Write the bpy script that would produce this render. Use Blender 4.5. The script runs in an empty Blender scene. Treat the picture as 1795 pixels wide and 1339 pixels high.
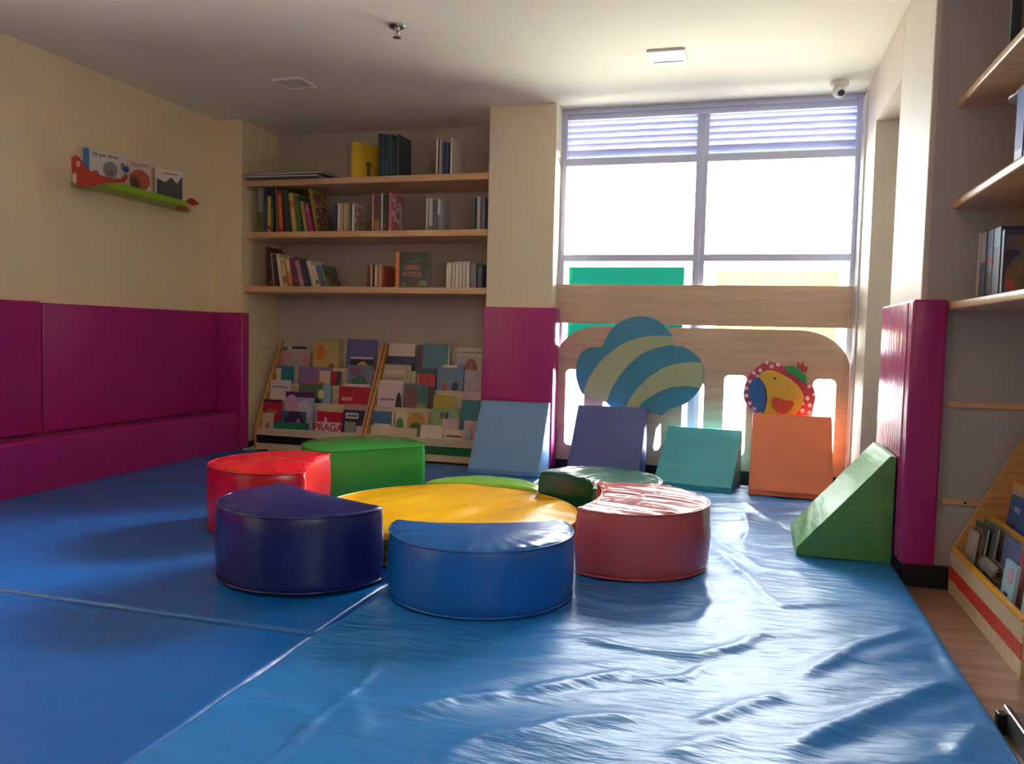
import bpy, bmesh, math, random
import numpy as np
from mathutils import Vector, Matrix, Euler
random.seed(7)
C = bpy.context.scene.collection
SC = bpy.context.scene
PI = math.pi

# ------------------------------------------------------------------ camera
YAW, PITCH, ROLL, FPX = 0.27946624, 0.05922964, -0.02405961, 1416.85
CAM = np.array([0, 0, .95])
_f = np.array([-math.sin(YAW)*math.cos(PITCH), math.cos(YAW)*math.cos(PITCH), -math.sin(PITCH)])
_r = np.array([math.cos(YAW), math.sin(YAW), 0.0]); _d = np.cross(_f, _r)
R = np.array([math.cos(ROLL)*_r+math.sin(ROLL)*_d, -math.sin(ROLL)*_r+math.cos(ROLL)*_d, _f])
def at(px, py, X=None, Y=None, Z=None):
    """world point seen at a photo pixel on a given plane"""
    d = R.T @ np.array([(px-897.5)/FPX, (py-669.5)/FPX, 1])
    k = X/d[0] if X is not None else Y/d[1] if Y is not None else (Z-.95)/d[2]
    return Vector(CAM+d*k)
cd = bpy.data.cameras.new('camera'); cam = bpy.data.objects.new('camera', cd); C.objects.link(cam)
m = Matrix.Identity(4)
for i in range(3):
    m[i][0] = R[0][i]; m[i][1] = -R[1][i]; m[i][2] = -R[2][i]; m[i][3] = CAM[i]
cam.matrix_world = m
cd.sensor_fit = 'HORIZONTAL'; cd.sensor_width = 36; cd.lens = FPX/1795*36; cd.clip_start = .02
SC.camera = cam

# ------------------------------------------------------------------ materials
def lin(c):
    c = [x/255 for x in c]
    return tuple(x/12.92 if x <= .04045 else ((x+.055)/1.055)**2.4 for x in c)
MATS = {}
def mat(name, rgb, rough=.5, bump=None, metal=0, spec=.5, coat=0, var=0, vscale=4, stretch=None):
    """bump = (scale, strength, distance) noise bump; var = brightness variation of the material itself"""
    if name in MATS: return MATS[name]
    M = bpy.data.materials.new(name); M.use_nodes = True; N = M.node_tree.nodes; L = M.node_tree.links
    b = N['Principled BSDF']; col = lin(rgb)+(1,)
    b.inputs['Base Color'].default_value = col; b.inputs['Roughness'].default_value = rough
    b.inputs['Metallic'].default_value = metal; b.inputs['Specular IOR Level'].default_value = spec
    b.inputs['Coat Weight'].default_value = coat
    M.diffuse_color = col
    def coords():
        t = N.new('ShaderNodeTexCoord'); mp = N.new('ShaderNodeMapping'); L.new(t.outputs['Object'], mp.inputs['Vector'])
        if stretch: mp.inputs['Rotation'].default_value = stretch[0]; mp.inputs['Scale'].default_value = stretch[1]
        return mp
    if bump:
        n = N.new('ShaderNodeTexNoise'); n.inputs['Scale'].default_value = bump[0]; n.inputs['Detail'].default_value = 4
        L.new(coords().outputs[0], n.inputs['Vector'])
        bp = N.new('ShaderNodeBump'); bp.inputs['Strength'].default_value = bump[1]; bp.inputs['Distance'].default_value = bump[2]
        L.new(n.outputs['Fac'], bp.inputs['Height']); L.new(bp.outputs[0], b.inputs['Normal'])
    if var:
        n = N.new('ShaderNodeTexNoise'); n.inputs['Scale'].default_value = vscale; n.inputs['Detail'].default_value = 6
        L.new(coords().outputs[0], n.inputs['Vector'])
        rp = N.new('ShaderNodeMapRange'); rp.inputs[1].default_value = .3; rp.inputs[2].default_value = .7
        rp.inputs[3].default_value = 1-var; rp.inputs[4].default_value = 1+var
        L.new(n.outputs['Fac'], rp.inputs[0])
        mx = N.new('ShaderNodeMix'); mx.data_type = 'RGBA'; mx.blend_type = 'MULTIPLY'; mx.inputs[0].default_value = 1
        mx.inputs[6].default_value = col; L.new(rp.outputs[0], mx.inputs[7]); L.new(mx.outputs[2], b.inputs['Base Color'])
    MATS[name] = M
    return M
def wood(name, c1, c2, scale=3, rough=.45, rot=(0, 0, 0), stretch=(1, 14, 14)):
    M = bpy.data.materials.new(name); M.use_nodes = True; N = M.node_tree.nodes; L = M.node_tree.links
    b = N['Principled BSDF']; b.inputs['Roughness'].default_value = rough
    t = N.new('ShaderNodeTexCoord'); mp = N.new('ShaderNodeMapping'); mp.inputs['Rotation'].default_value = rot; mp.inputs['Scale'].default_value = stretch
    L.new(t.outputs['Object'], mp.inputs[0])
    n = N.new('ShaderNodeTexNoise'); n.inputs['Scale'].default_value = scale; n.inputs['Detail'].default_value = 8; n.inputs['Distortion'].default_value = .6
    L.new(mp.outputs[0], n.inputs['Vector'])
    r = N.new('ShaderNodeValToRGB'); r.color_ramp.elements[0].color = lin(c1)+(1,); r.color_ramp.elements[1].color = lin(c2)+(1,)
    r.color_ramp.elements[0].position = .35; r.color_ramp.elements[1].position = .65
    L.new(n.outputs['Fac'], r.inputs[0]); L.new(r.outputs[0], b.inputs['Base Color'])
    return M
def picture(name, cols, scale=9, seed=0):
    """a printed cover picture: patches of ink colours"""
    M = bpy.data.materials.new(name); M.use_nodes = True; N = M.node_tree.nodes; L = M.node_tree.links
    b = N['Principled BSDF']; b.inputs['Roughness'].default_value = .35
    t = N.new('ShaderNodeTexCoord'); mp = N.new('ShaderNodeMapping'); mp.inputs['Location'].default_value = (seed*3.7, seed*1.3, seed*2.1)
    L.new(t.outputs['Object'], mp.inputs[0])
    n = N.new('ShaderNodeTexNoise'); n.inputs['Scale'].default_value = scale; n.inputs['Detail'].default_value = 1.5
    L.new(mp.outputs[0], n.inputs['Vector'])
    r = N.new('ShaderNodeValToRGB'); r.color_ramp.interpolation = 'CONSTANT'; e = r.color_ramp.elements
    k = len(cols)
    for i, c in enumerate(cols):
        p = 0 if i == 0 else .36+.28*(i-1)/max(1, k-2)
        q = e[i] if i < 2 else e.new(p)
        q.position = p; q.color = lin(c)+(1,)
    L.new(n.outputs['Fac'], r.inputs[0]); L.new(r.outputs[0], b.inputs['Base Color'])
    return M

CREAM = mat('cream_wall_paint', (244, 224, 180), .6, (60, .15, .002), var=.02)
CEILM = mat('ceiling_paint', (246, 240, 220), .75)
WHITEW = mat('white_wall_paint', (216, 205, 189), .55, (50, .15, .002), var=.05)
DOORM = mat('grey_door_paint', (200, 205, 200), .4)
SKIRT = mat('dark_navy_skirting', (22, 24, 36), .4)
LAMIN = wood('laminate_floor', (140, 100, 80), (170, 128, 106), 2.2, .35, (0, 0, PI/2), (1, 10, 10))
BEECH = wood('beech_shelf', (206, 160, 112), (226, 184, 138), 2.5, .3)
BEECHY = wood('beech_shelf_along_room', (206, 160, 112), (226, 184, 138), 2.5, .28, (0, 0, PI/2))
PINE = wood('pine_rack_side', (196, 140, 78), (220, 166, 100), 3, .4, (0, PI/2, 0))
BIRCH = wood('birch_ply_front', (205, 185, 150), (222, 203, 170), 3, .4)
BIRCHY = wood('birch_ply_front_along_room', (205, 185, 150), (222, 203, 170), 3, .4, (0, 0, PI/2))
ALU = mat('grey_blue_aluminium', (200, 206, 236), .4, metal=.1)
ALUL = mat('pale_aluminium', (204, 206, 232), .35, metal=.2)
PURPLE = mat('magenta_vinyl', (170, 36, 116), .3, (9, .12, .01))
PURPLES = mat('magenta_vinyl_creased', (170, 36, 116), .26, (5, .35, .02), stretch=((.5, 0, 0), (1, 5, 1)))
MATBL = mat('blue_vinyl_mat', (14, 100, 182), .32, (7, .25, .012), stretch=((0, 0, .45), (1, 4, 1)), spec=.6)
MATBR = mat('blue_vinyl_mat_crumpled', (36, 132, 212), .36, (6, .42, .016), stretch=((0, 0, -.5), (1.2, 5, 1)), spec=.85)
PAPER = mat('paper_pages', (228, 220, 200), .8)
BLACK = mat('black_plastic', (20, 20, 22), .35)
WHITE = mat('white_plastic', (232, 230, 226), .35)
STEEL = mat('polished_steel', (200, 200, 195), .18, metal=1)
def vinyl(name, rgb, rough=.25): return mat(name, rgb, rough, (10, .2, .008), spec=.6)
def ink(rgb, rough=.4): return mat('ink_%d_%d_%d' % tuple(rgb), rgb, rough)

# ------------------------------------------------------------------ mesh helpers
def bm_box(bm, a, b, rot=None):
    vs = [bm.verts.new((x, y, z)) for x in (a[0], b[0]) for y in (a[1], b[1]) for z in (a[2], b[2])]
    for q in ((0, 1, 3, 2), (4, 6, 7, 5), (0, 4, 5, 1), (2, 3, 7, 6), (0, 2, 6, 4), (1, 5, 7, 3)):
        bm.faces.new([vs[i] for i in q])
    if rot is not None: bmesh.ops.transform(bm, matrix=rot, verts=vs)
    return vs
def box(a, b, bev=0, seg=2):
    bm = bmesh.new(); bm_box(bm, [min(p, q) for p, q in zip(a, b)], [max(p, q) for p, q in zip(a, b)])
    if bev: bmesh.ops.bevel(bm, geom=bm.edges[:], offset=bev, segments=seg, profile=.5, affect='EDGES', clamp_overlap=True)
    return bm
def prism(poly, h, axis='Z', base=0, bev=0, seg=2):
    """polygon (2D) extruded; axis Z: (x,y); axis Y: (x,z); axis X: (y,z)"""
    bm = bmesh.new()
    def P(u, v, w): return (u, v, w) if axis == 'Z' else (u, w, v) if axis == 'Y' else (w, u, v)
    lo = [bm.verts.new(P(u, v, base)) for u, v in poly]; hi = [bm.verts.new(P(u, v, base+h)) for u, v in poly]
    n = len(poly); bm.faces.new(lo); bm.faces.new(hi)
    for i in range(n): bm.faces.new((lo[i], lo[(i+1) % n], hi[(i+1) % n], hi[i]))
    bmesh.ops.recalc_face_normals(bm, faces=bm.faces[:])
    if bev: bmesh.ops.bevel(bm, geom=bm.edges[:], offset=bev, segments=seg, profile=.5, affect='EDGES', clamp_overlap=True)
    return bm
def tube(pts, r, seg=8, closed=False):
    bm = bmesh.new(); pts = [Vector(p) for p in pts]; n = len(pts); rings = []
    for i, p in enumerate(pts):
        a = pts[(i-1) % n] if closed or i > 0 else p; b = pts[(i+1) % n] if closed or i < n-1 else p
        t = (b-a).normalized(); up = Vector((0, 0, 1)) if abs(t.z) < .9 else Vector((1, 0, 0))
        u = t.cross(up).normalized(); v = t.cross(u)
        rr = r[i] if isinstance(r, (list, tuple)) else r
        rings.append([bm.verts.new(p+(u*math.cos(2*PI*k/seg)+v*math.sin(2*PI*k/seg))*rr) for k in range(seg)])
    for i in range(n if closed else n-1):
        A, B = rings[i], rings[(i+1) % n]
        for k in range(seg): bm.faces.new((A[k], A[(k+1) % seg], B[(k+1) % seg], B[k]))
    if not closed: bm.faces.new(rings[0]); bm.faces.new(rings[-1][::-1])
    bmesh.ops.recalc_face_normals(bm, faces=bm.faces[:])
    return bm
def lathe(prof, seg=32, M=None):
    bm = bmesh.new(); rings = []
    for r, z in prof: rings.append([bm.verts.new((max(r, 1e-4)*math.cos(2*PI*k/seg), max(r, 1e-4)*math.sin(2*PI*k/seg), z)) for k in range(seg)])
    for A, B in zip(rings, rings[1:]):
        for k in range(seg): bm.faces.new((A[k], A[(k+1) % seg], B[(k+1) % seg], B[k]))
    bm.faces.new(rings[0]); bm.faces.new(rings[-1])
    bmesh.ops.recalc_face_normals(bm, faces=bm.faces[:])
    if M is not None: bmesh.ops.transform(bm, matrix=M, verts=bm.verts[:])
    return bm
def join(*bms):
    out = bmesh.new()
    for b in bms:
        me = bpy.data.meshes.new('t'); b.to_mesh(me); out.from_mesh(me); bpy.data.meshes.remove(me); b.free()
    return out
def plate(loops, th, y0, bev=.003, res=1):
    """flat board with holes standing in the XZ plane, its front at y0, th thick towards +Y"""
    cu = bpy.data.curves.new('t', 'CURVE'); cu.dimensions = '2D'; cu.fill_mode = 'BOTH'
    cu.extrude = th/2-bev; cu.bevel_depth = bev; cu.bevel_resolution = res; cu.offset = -bev
    for lp in loops:
        s = cu.splines.new('POLY'); s.points.add(len(lp)-1)
        for i, (x, z) in enumerate(lp): s.points[i].co = (x, z, 0, 1)
        s.use_cyclic_u = True
    o = bpy.data.objects.new('t', cu); C.objects.link(o)
    dg = bpy.context.evaluated_depsgraph_get(); me = bpy.data.meshes.new_from_object(o.evaluated_get(dg))
    bpy.data.objects.remove(o); bpy.data.curves.remove(cu)
    bm = bmesh.new(); bm.from_mesh(me); bpy.data.meshes.remove(me)
    for v in bm.verts: v.co = Vector((v.co.x, y0+th/2-v.co.z, v.co.y))
    bmesh.ops.remove_doubles(bm, verts=bm.verts[:], dist=1e-5)
    bmesh.ops.recalc_face_normals(bm, faces=bm.faces[:])
    return bm
def lettering(txt, size, M, th=.0006, sx=1):
    cu = bpy.data.curves.new('t', 'FONT'); cu.body = txt; cu.size = size; cu.extrude = th; cu.align_x = 'CENTER'; cu.align_y = 'CENTER'; cu.offset = size*.012
    o = bpy.data.objects.new('t', cu); C.objects.link(o)
    dg = bpy.context.evaluated_depsgraph_get(); me = bpy.data.meshes.new_from_object(o.evaluated_get(dg))
    bpy.data.objects.remove(o); bpy.data.curves.remove(cu)
    bm = bmesh.new(); bm.from_mesh(me); bpy.data.meshes.remove(me)
    bmesh.ops.transform(bm, matrix=M @ Matrix.Diagonal((sx, 1, 1, 1)), verts=bm.verts[:])
    return bm
XZ = Matrix.Rotation(PI/2, 4, 'X')                    # text plane -> standing, facing -Y
def obj(name, bm, m, parent=None, smooth=False, loc=None):
    me = bpy.data.meshes.new(name); bm.to_mesh(me); bm.free()
    for mm in (m if isinstance(m, (list, tuple)) else [m]): me.materials.append(mm)
    if smooth:
        me.shade_smooth()
        if smooth != 'full': me.set_sharp_from_angle(angle=smooth if isinstance(smooth, float) else .7)
    o = bpy.data.objects.new(name, me); C.objects.link(o)
    if parent is not None: o.parent = parent
    if loc is not None: o.location = loc
    return o
def tag(o, label, cat, group=None, kind=None):
    o['label'] = label; o['category'] = cat
    if group: o['group'] = group
    if kind: o['kind'] = kind
    return o
def thing(name, label, cat, loc=(0, 0, 0), rot=(0, 0, 0), group=None):
    o = bpy.data.objects.new(name, None); C.objects.link(o); o.empty_display_size = .05
    o.location = loc; o.rotation_euler = rot
    return tag(o, label, cat, group)
def struct(name, bm, m, parent=None, smooth=False):
    o = obj(name, bm, m, parent, smooth)
    if parent is None: o['kind'] = 'structure'
    return o

def vnoise(x, y, seed):
    rs = np.random.RandomState(seed); tab = rs.rand(64, 64)
    xi = np.floor(x).astype(int); yi = np.floor(y).astype(int); fx = x-xi; fy = y-yi
    fx = fx*fx*(3-2*fx); fy = fy*fy*(3-2*fy); g = lambda i, j: tab[i % 64, j % 64]
    return (g(xi, yi)*(1-fx)+g(xi+1, yi)*fx)*(1-fy)+(g(xi, yi+1)*(1-fx)+g(xi+1, yi+1)*fx)*fy-.5

# ------------------------------------------------------------------ room shell
LX, RX, WY, CEIL = -3.84, .645, 5.45, 2.475
Y0 = -1.6
struct('floor', box((-4.0, Y0-.15, -.1), (1.4, 5.62, 0)), LAMIN)
struct('ceiling', box((-4.0, Y0-.15, CEIL), (1.4, 5.9, CEIL+.12)), CEILM)
struct('wall_left', box((LX-.15, Y0-.15, 0), (LX, 5.9, CEIL)), CREAM)
struct('wall_return', box((LX, 5.25, 0), (-3.62, 5.9, CEIL)), CREAM)
ALCW = mat('shaded_alcove_grey', (196, 184, 168), .6)  # darker than the cream walls, the recess's shade put into the colour
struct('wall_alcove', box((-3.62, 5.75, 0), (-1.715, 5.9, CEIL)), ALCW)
struct('wall_column', box((-1.715, 5.28, 0), (-1.25, 5.9, CEIL), .004), mat('pale_column_paint', (234, 222, 194), .6, (60, .15, .002)))
struct('wall_pillar', box((RX, 3.45, 0), (1.3, 4.15, CEIL), .006), WHITEW)
struct('wall_right', join(box((RX, 4.9, 0), (1.3, 5.62, CEIL)), box((RX, 4.15, 2.17), (1.3, 4.9, CEIL))), WHITEW)
struct('wall_niche', box((1.0, 4.15, 0), (1.3, 4.9, 2.17)), WHITEW)
d1 = struct('door_1', box((.955, 4.2, .0), (.999, 4.85, 2.1), .004), DOORM)
obj('door_handle', tube([(.955, 4.3, 1.02), (.91, 4.3, 1.02), (.905, 4.31, 1.02), (.905, 4.42, 1.02)], .009), STEEL, d1, True)
struct('wall_right_alcove', join(box((1.12, -.6, 0), (1.3, 3.45, CEIL)), box((1.12, Y0, 0), (1.3, -.6, 1.35)), box((1.12, Y0, 2.25), (1.3, -.6, CEIL)), box((1.12, Y0, 1.35), (1.3, -1.2, 2.25))), WHITEW)  # opening left for the added window
struct('added_window', join(box((1.18, -1.2, 1.35), (1.24, -1.16, 2.25)), box((1.18, -.64, 1.35), (1.24, -.6, 2.25)), box((1.18, -1.16, 1.35), (1.24, -.64, 1.39)), box((1.18, -1.16, 2.21), (1.24, -.64, 2.25))), ALU)  # unseen window added behind the camera to light the left wall
struct('wall_end_shade', box((.665, 3.4495, .09), (1.12, 3.452, 2.27)), mat('shaded_end_grey', (186, 178, 172), .6))  # thin skin over the pillar end, its shade put into the grey
struct('wall_lintel', box((RX, Y0, 2.27), (1.12, 3.45, CEIL), .006), WHITEW)
struct('wall_rear', box((LX, Y0-.15, 0), (1.12, Y0, CEIL)), mat('brown_rear_wall', (92, 72, 60), .6))  # unseen wall, coloured dark to cut bounce light on camera-facing surfaces
struct('baseboard_return', box((-3.62, 5.24, 0), (-3.60, 5.74, .085)), SKIRT)
struct('baseboard_alcove', box((-3.60, 5.735, 0), (-1.715, 5.75, .085)), SKIRT)
struct('baseboard_pillar', box((.63, 3.435, 0), (.79, 3.45, .09), .002), SKIRT)
struct('baseboard_right', box((.63, 3.45, 0), (.645, 4.15, .09), .002), SKIRT)
struct('baseboard_window', box((-1.25, 5.42, 0), (.645, 5.45, .1)), SKIRT)
struct('trim_1', box((-1.25, 5.45, 0), (.645, 5.6, .12)), WHITEW)

# ------------------------------------------------------------------ window
win = bpy.data.objects.new('window_1', None); C.objects.link(win); win['kind'] = 'structure'; win.location = (-.3, 5.47, .12)
def wpart(name, bm, m, smooth=False):
    o = obj(name, bm, m, None, smooth); o.parent = win; o.matrix_parent_inverse = Matrix.Translation(-Vector(win.location)); return o
def wb(x0, x1, z0, z1, y0=5.445, y1=5.505): return box((x0, y0, z0), (x1, y1, z1), .003)
wpart('window_frame', join(wb(-1.25, -1.212, .12, CEIL), wb(.606, .645, .12, CEIL), wb(-1.212, .606, 2.405, CEIL, 5.44), wb(-1.212, .606, .12, .16),
      wb(-1.212, .606, 2.435, 2.45, 5.425), wb(-1.212, .606, 2.395, 2.41, 5.425)), ALU)
wpart('mullion', join(wb(-.352, -.313, .16, 2.405, 5.435), wb(-.311, -.277, .16, 2.405, 5.445)), ALU)
for a, b in ((-1.212, -.352), (-.277, .606)):
    wpart('louvre_frame', join(wb(a, b, 2.095, 2.145)), ALU)
    for k in range(6):
        z = 2.153+k*.041
        wpart('louvre_slat', prism([(5.45, z+.046), (5.453, z+.049), (5.497, z+.003), (5.494, z)], b-a, 'X', a), ALUL)
    wpart('transom', wb(a, b, 1.455, 1.5), ALU)
    wpart('transom', wb(a, b, .10, .16), ALU)
G = bpy.data.materials.new('window_glass'); G.use_nodes = True; N = G.node_tree.nodes; L = G.node_tree.links; N.remove(N['Principled BSDF'])
tr = N.new('ShaderNodeBsdfTransparent'); tr.inputs[0].default_value = (.96, .98, .97, 1); gl = N.new('ShaderNodeBsdfGlossy'); gl.inputs['Roughness'].default_value = .02
fr = N.new('ShaderNodeFresnel'); fr.inputs[0].default_value = 1.3; mx = N.new('ShaderNodeMixShader')
L.new(fr.outputs[0], mx.inputs[0]); L.new(tr.outputs[0], mx.inputs[1]); L.new(gl.outputs[0], mx.inputs[2]); L.new(mx.outputs[0], N['Material Output'].inputs[0])
for a, b in ((-1.212, -.352), (-.277, .606)):
    wpart('glass_pane', box((a, 5.476, 1.5), (b, 5.48, 2.095)), G)
    wpart('glass_pane', box((a, 5.476, .16), (b, 5.48, 1.455)), G)
    wpart('vent_glass', box((a, 5.502, 2.145), (b, 5.504, 2.40)), G)
def film(name, rgb, trans):
    M = bpy.data.materials.new(name); M.use_nodes = True; N = M.node_tree.nodes; L = M.node_tree.links; N.remove(N['Principled BSDF'])
    t = N.new('ShaderNodeBsdfTransparent'); t.inputs[0].default_value = rgb+(1,)
    s = N.new('ShaderNodeBsdfTranslucent'); s.inputs[0].default_value = rgb+(1,)
    x = N.new('ShaderNodeMixShader'); x.inputs[0].default_value = trans
    L.new(s.outputs[0], x.inputs[1]); L.new(t.outputs[0], x.inputs[2]); L.new(x.outputs[0], N['Material Output'].inputs[0])
    return M
tag(obj('coloured_sheet', box((-1.185, 5.485, .93), (-.405, 5.488, 1.42)), film('green_film', (.022, .105, .085), .8)),
    'teal green translucent sheet on the lower left window pane', 'sheet')
tag(obj('coloured_sheet', box((-.2, 5.485, .93), (.55, 5.488, 1.40)), film('yellow_film', (.36, .32, .15), .8)),
    'yellow translucent sheet on the lower right window pane', 'sheet')

# outside
struct('trim_terrace', box((-9, 5.63, -.12), (9, 16, -.02)), mat('pale_concrete', (158, 154, 146), .8, var=.1))
tag(obj('wooden_post', box((-.555, 6.0, -.02), (-.45, 6.1, 1.1), .005), wood('post_wood', (176, 120, 70), (205, 150, 95), 3, .5, (0, PI/2, 0))), 'orange-brown wooden post standing outside behind the play panel slots', 'post')
tag(obj('wooden_kerb', box((-1.6, 6.0, -.02), (-.7, 6.12, .13), .005), wood('kerb_wood', (176, 130, 85), (205, 160, 110), 3, .5)), 'low wooden kerb lying outside the window, left end', 'kerb')

# ------------------------------------------------------------------ guard board and play panel in front of the window
wd = (204, 176, 152)
BOARD = wood('pale_board', (196, 168, 144), (212, 184, 158), 2, .5)
tag(obj('guard_board', box((-1.245, 5.405, 1.035), (.631, 5.425, 1.297), .003), BOARD), 'long plain horizontal board across the window above the play panel', 'board')
YP = 5.40
def P2(px, py, Y=YP): p = at(px, py, Y=Y); return (p.x, p.z)
def arc(c, r, a0, a1, n=12): return [(c[0]+r*math.cos(a0+(a1-a0)*i/n), c[1]+r*math.sin(a0+(a1-a0)*i/n)) for i in range(n+1)]
def slot(x0, x1, z0, z1, r=None):
    r = min(r, (x1-x0)/2*.98)
    return arc((x1-r, z1-r), r, 0, PI/2, 6)+arc((x0+r, z1-r), r, PI/2, PI, 6)+arc((x0+r, z0+r), r, PI, 1.5*PI, 6)+arc((x1-r, z0+r), r, 1.5*PI, 2*PI, 6)
pl, pr, ptop = -1.245, .630, 1.018
outline = [(pl, .1)]+[(pr, .1)]+[(pr-.31+.31*math.cos(t), ptop-.24+.24*math.sin(t)) for t in np.linspace(0, PI/2, 14)]+[(pl+.31+.31*math.cos(t), ptop-.24+.24*math.sin(t)) for t in np.linspace(PI/2, PI, 14)]
def sl(px0, px1, py0, py1, r=.034):
    a = P2(px0, py0); b = P2(px1, py1); return slot(a[0], b[0], b[1], a[1], r)
holes = [sl(992, 1021, 647, 781, .03), sl(1057, 1085, 690, 745, .02), sl(1197, 1230, 668, 790), sl(1270, 1304, 657, 800), sl(1426, 1460, 664, 800),
         [P2(1150, 752), P2(1158, 742), P2(1158, 780), P2(1154, 788), P2(1147, 790), P2(1145, 784)]]
pan = thing('play_panel', 'low play panel with rounded top corners and upright slots below the window', 'panel', (-.3, 5.41, .1))
def ppart(root, name, bm, m, smooth=False):
    o = obj(name, bm, m, root, smooth); o.matrix_parent_inverse = Matrix.Translation(-Vector(root.location)); return o
ppart(pan, 'board', plate([outline]+holes, .02, YP, .002), BOARD)
def crop6(pts, Y): return [P2(960+x/4.463, 480+y/4.463, Y) for x, y in pts]
def smooth2(pts, n=4):
    """closed Catmull-Rom"""
    out = []; k = len(pts)
    for i in range(k):
        p0, p1, p2, p3 = [np.array(pts[(i+j-1) % k]) for j in range(4)]
        for t in np.linspace(0, 1, n, endpoint=False):
            out.append(tuple(.5*((2*p1)+(-p0+p2)*t+(2*p0-5*p1+4*p2-p3)*t*t+(-p0+3*p1-3*p2+p3)*t**3)))
    return out
crown = [(470, 480), (530, 405), (600, 360), (690, 333), (780, 335), (860, 365), (915, 410), (950, 450), (975, 488), (985, 560), (1060, 570), (1130, 610), (1185, 660), (1210, 710), (1222, 770), (1215, 850), (1190, 905), (1130, 975), (1070, 1020), (980, 1045), (920, 1080), (890, 1105), (840, 1090), (700, 1060), (610, 1060), (490, 1035), (450, 1000), (360, 990), (270, 935), (235, 860), (218, 780), (228, 690), (260, 620), (320, 580), (420, 568)]
CB = mat('tree_crown_teal_paint', (62, 140, 170), .45); CS = mat('tree_stripe_sage_paint', (176, 186, 146), .45)
cr = ppart(pan, 'tree_crown', plate([smooth2(crop6(crown, 5.385))], .015, 5.385, .003), CB); cr['label'] = 'teal blue lobed tree crown'
s1 = [(285, 905), (315, 830), (360, 750), (440, 655), (560, 560), (640, 522), (740, 493), (850, 482), (975, 489), (984, 554), (930, 562), (870, 575), (800, 595), (740, 622), (640, 705), (560, 800), (505, 890), (465, 1000), (410, 1000), (360, 990), (280, 940)]
s2 = [(610, 1052), (635, 990), (680, 920), (780, 815), (900, 735), (970, 712), (1050, 698), (1130, 690), (1203, 695), (1218, 750), (1214, 840), (1192, 893), (1150, 885), (1100, 880), (1040, 880), (980, 886), (920, 905), (860, 932), (800, 962), (740, 1010), (705, 1052)]
for s in (s1, s2):
    o = obj('stripe', plate([crop6(s, 5.38)], .006, 5.379, .001), CS, cr)
    o['label'] = 'pale sage stripe'
tr_ = [(268, 930), (440, 985), (520, 1040), (640, 1060), (880, 1090), (1060, 1000), (1060, 1040), (960, 1050), (900, 1110), (875, 1200), (850, 1339), (300, 1339), (275, 1150)]
TRK = mat('tree_trunk_brown_paint', (168, 134, 112), .5)

# soft toy hung on the panel
def C7(x, y, Y): return P2(1290+x/10.3, 610+y/10.3, Y)
toy = thing('soft_toy', 'round yellow-faced soft toy with blue cheek, dotted pink ruff and green cap', 'soft toy', (at(1365, 685, Y=5.36)))
def tpart(name, pts, y, th, m, sm=True):
    bm = plate([smooth2([C7(a, b, y) for a, b in pts], 4) if sm else [C7(a, b, y) for a, b in pts]], th, y, min(.006, th*.45), 3)
    return ppart(toy, name, bm, m, True)
ruff = [(470, 290), (560, 245), (680, 270), (800, 300), (960, 400), (1150, 520), (1280, 640), (1390, 690), (1440, 860), (1420, 980), (1390, 1110), (1370, 1215), (1270, 1230), (900, 1220), (450, 1210), (330, 1140), (210, 1040), (140, 900), (150, 720), (200, 570), (280, 440), (370, 370)]
rf = tpart('ruff', ruff, 5.372, .02, mat('pink_ruff_fabric', (190, 66, 96), .8))
DOT = mat('white_dot_fabric', (240, 228, 226), .8)
for (a, b, r) in [(560, 265, 32), (645, 330, 40), (760, 298, 36), (440, 405, 36), (325, 450, 34), (390, 505, 30), (255, 605, 38), (185, 725, 34), (190, 860, 38), (255, 995, 36), (340, 1085, 38), (455, 1165, 36), (1325, 690, 38), (1290, 910, 40), (1335, 1035, 38), (1200, 1130, 40), (1215, 1010, 26), (1410, 840, 30), (1325, 1165, 34)]:
    bm = plate([[C7(a+r*math.cos(t), b+r*math.sin(t), 5.369) for t in np.linspace(0, 2*PI, 14, endpoint=False)]], .004, 5.3695, .001)
    ppart(toy, 'dot', bm, DOT)
face = [(420, 520), (500, 430), (620, 405), (760, 440), (900, 510), (1040, 600), (1150, 720), (1220, 850), (1220, 980), (1160, 1100), (1060, 1200), (850, 1240), (620, 1220), (500, 1190), (540, 1060), (560, 880), (520, 680)]
tpart('face', face, 5.35, .03, mat('yellow_plush', (222, 178, 72), .9, (200, .2, .002)))
tpart('cheek', [(300, 590), (400, 530), (480, 600), (530, 740), (550, 900), (530, 1060), (495, 1170), (400, 1130), (290, 1010), (235, 860), (235, 710)], 5.354, .03, mat('blue_plush', (60, 104, 176), .9))
tpart('mouth', [(690, 880), (850, 930), (1040, 965), (1025, 1060), (950, 1150), (850, 1185), (740, 1150), (660, 1060), (650, 960)], 5.344, .008, mat('coral_mouth_felt', (206, 92, 66), .9))
tpart('eye', [(680, 535), (720, 540), (725, 560), (690, 560)], 5.347, .004, BLACK)
tpart('cap', [(880, 360), (950, 325), (1080, 350), (1200, 430), (1270, 540), (1265, 640), (1180, 600), (1050, 500), (950, 440)], 5.352, .025, mat('green_felt_cap', (52, 150, 84), .9))
tpart('tuft', [(1100, 330), (1120, 230), (1160, 320), (1225, 225), (1230, 330), (1300, 340), (1270, 440), (1200, 420)], 5.36, .01, mat('red_tuft_felt', (190, 80, 70), .9), False)
p0 = at(1329, 642, Y=5.368); p1 = at(1331, 622, Y=5.395)
ppart(toy, 'hanging_loop', tube([p0, (p0+p1)/2+Vector((.004, -.004, 0)), p1], .0012, 6), WHITE)
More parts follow.
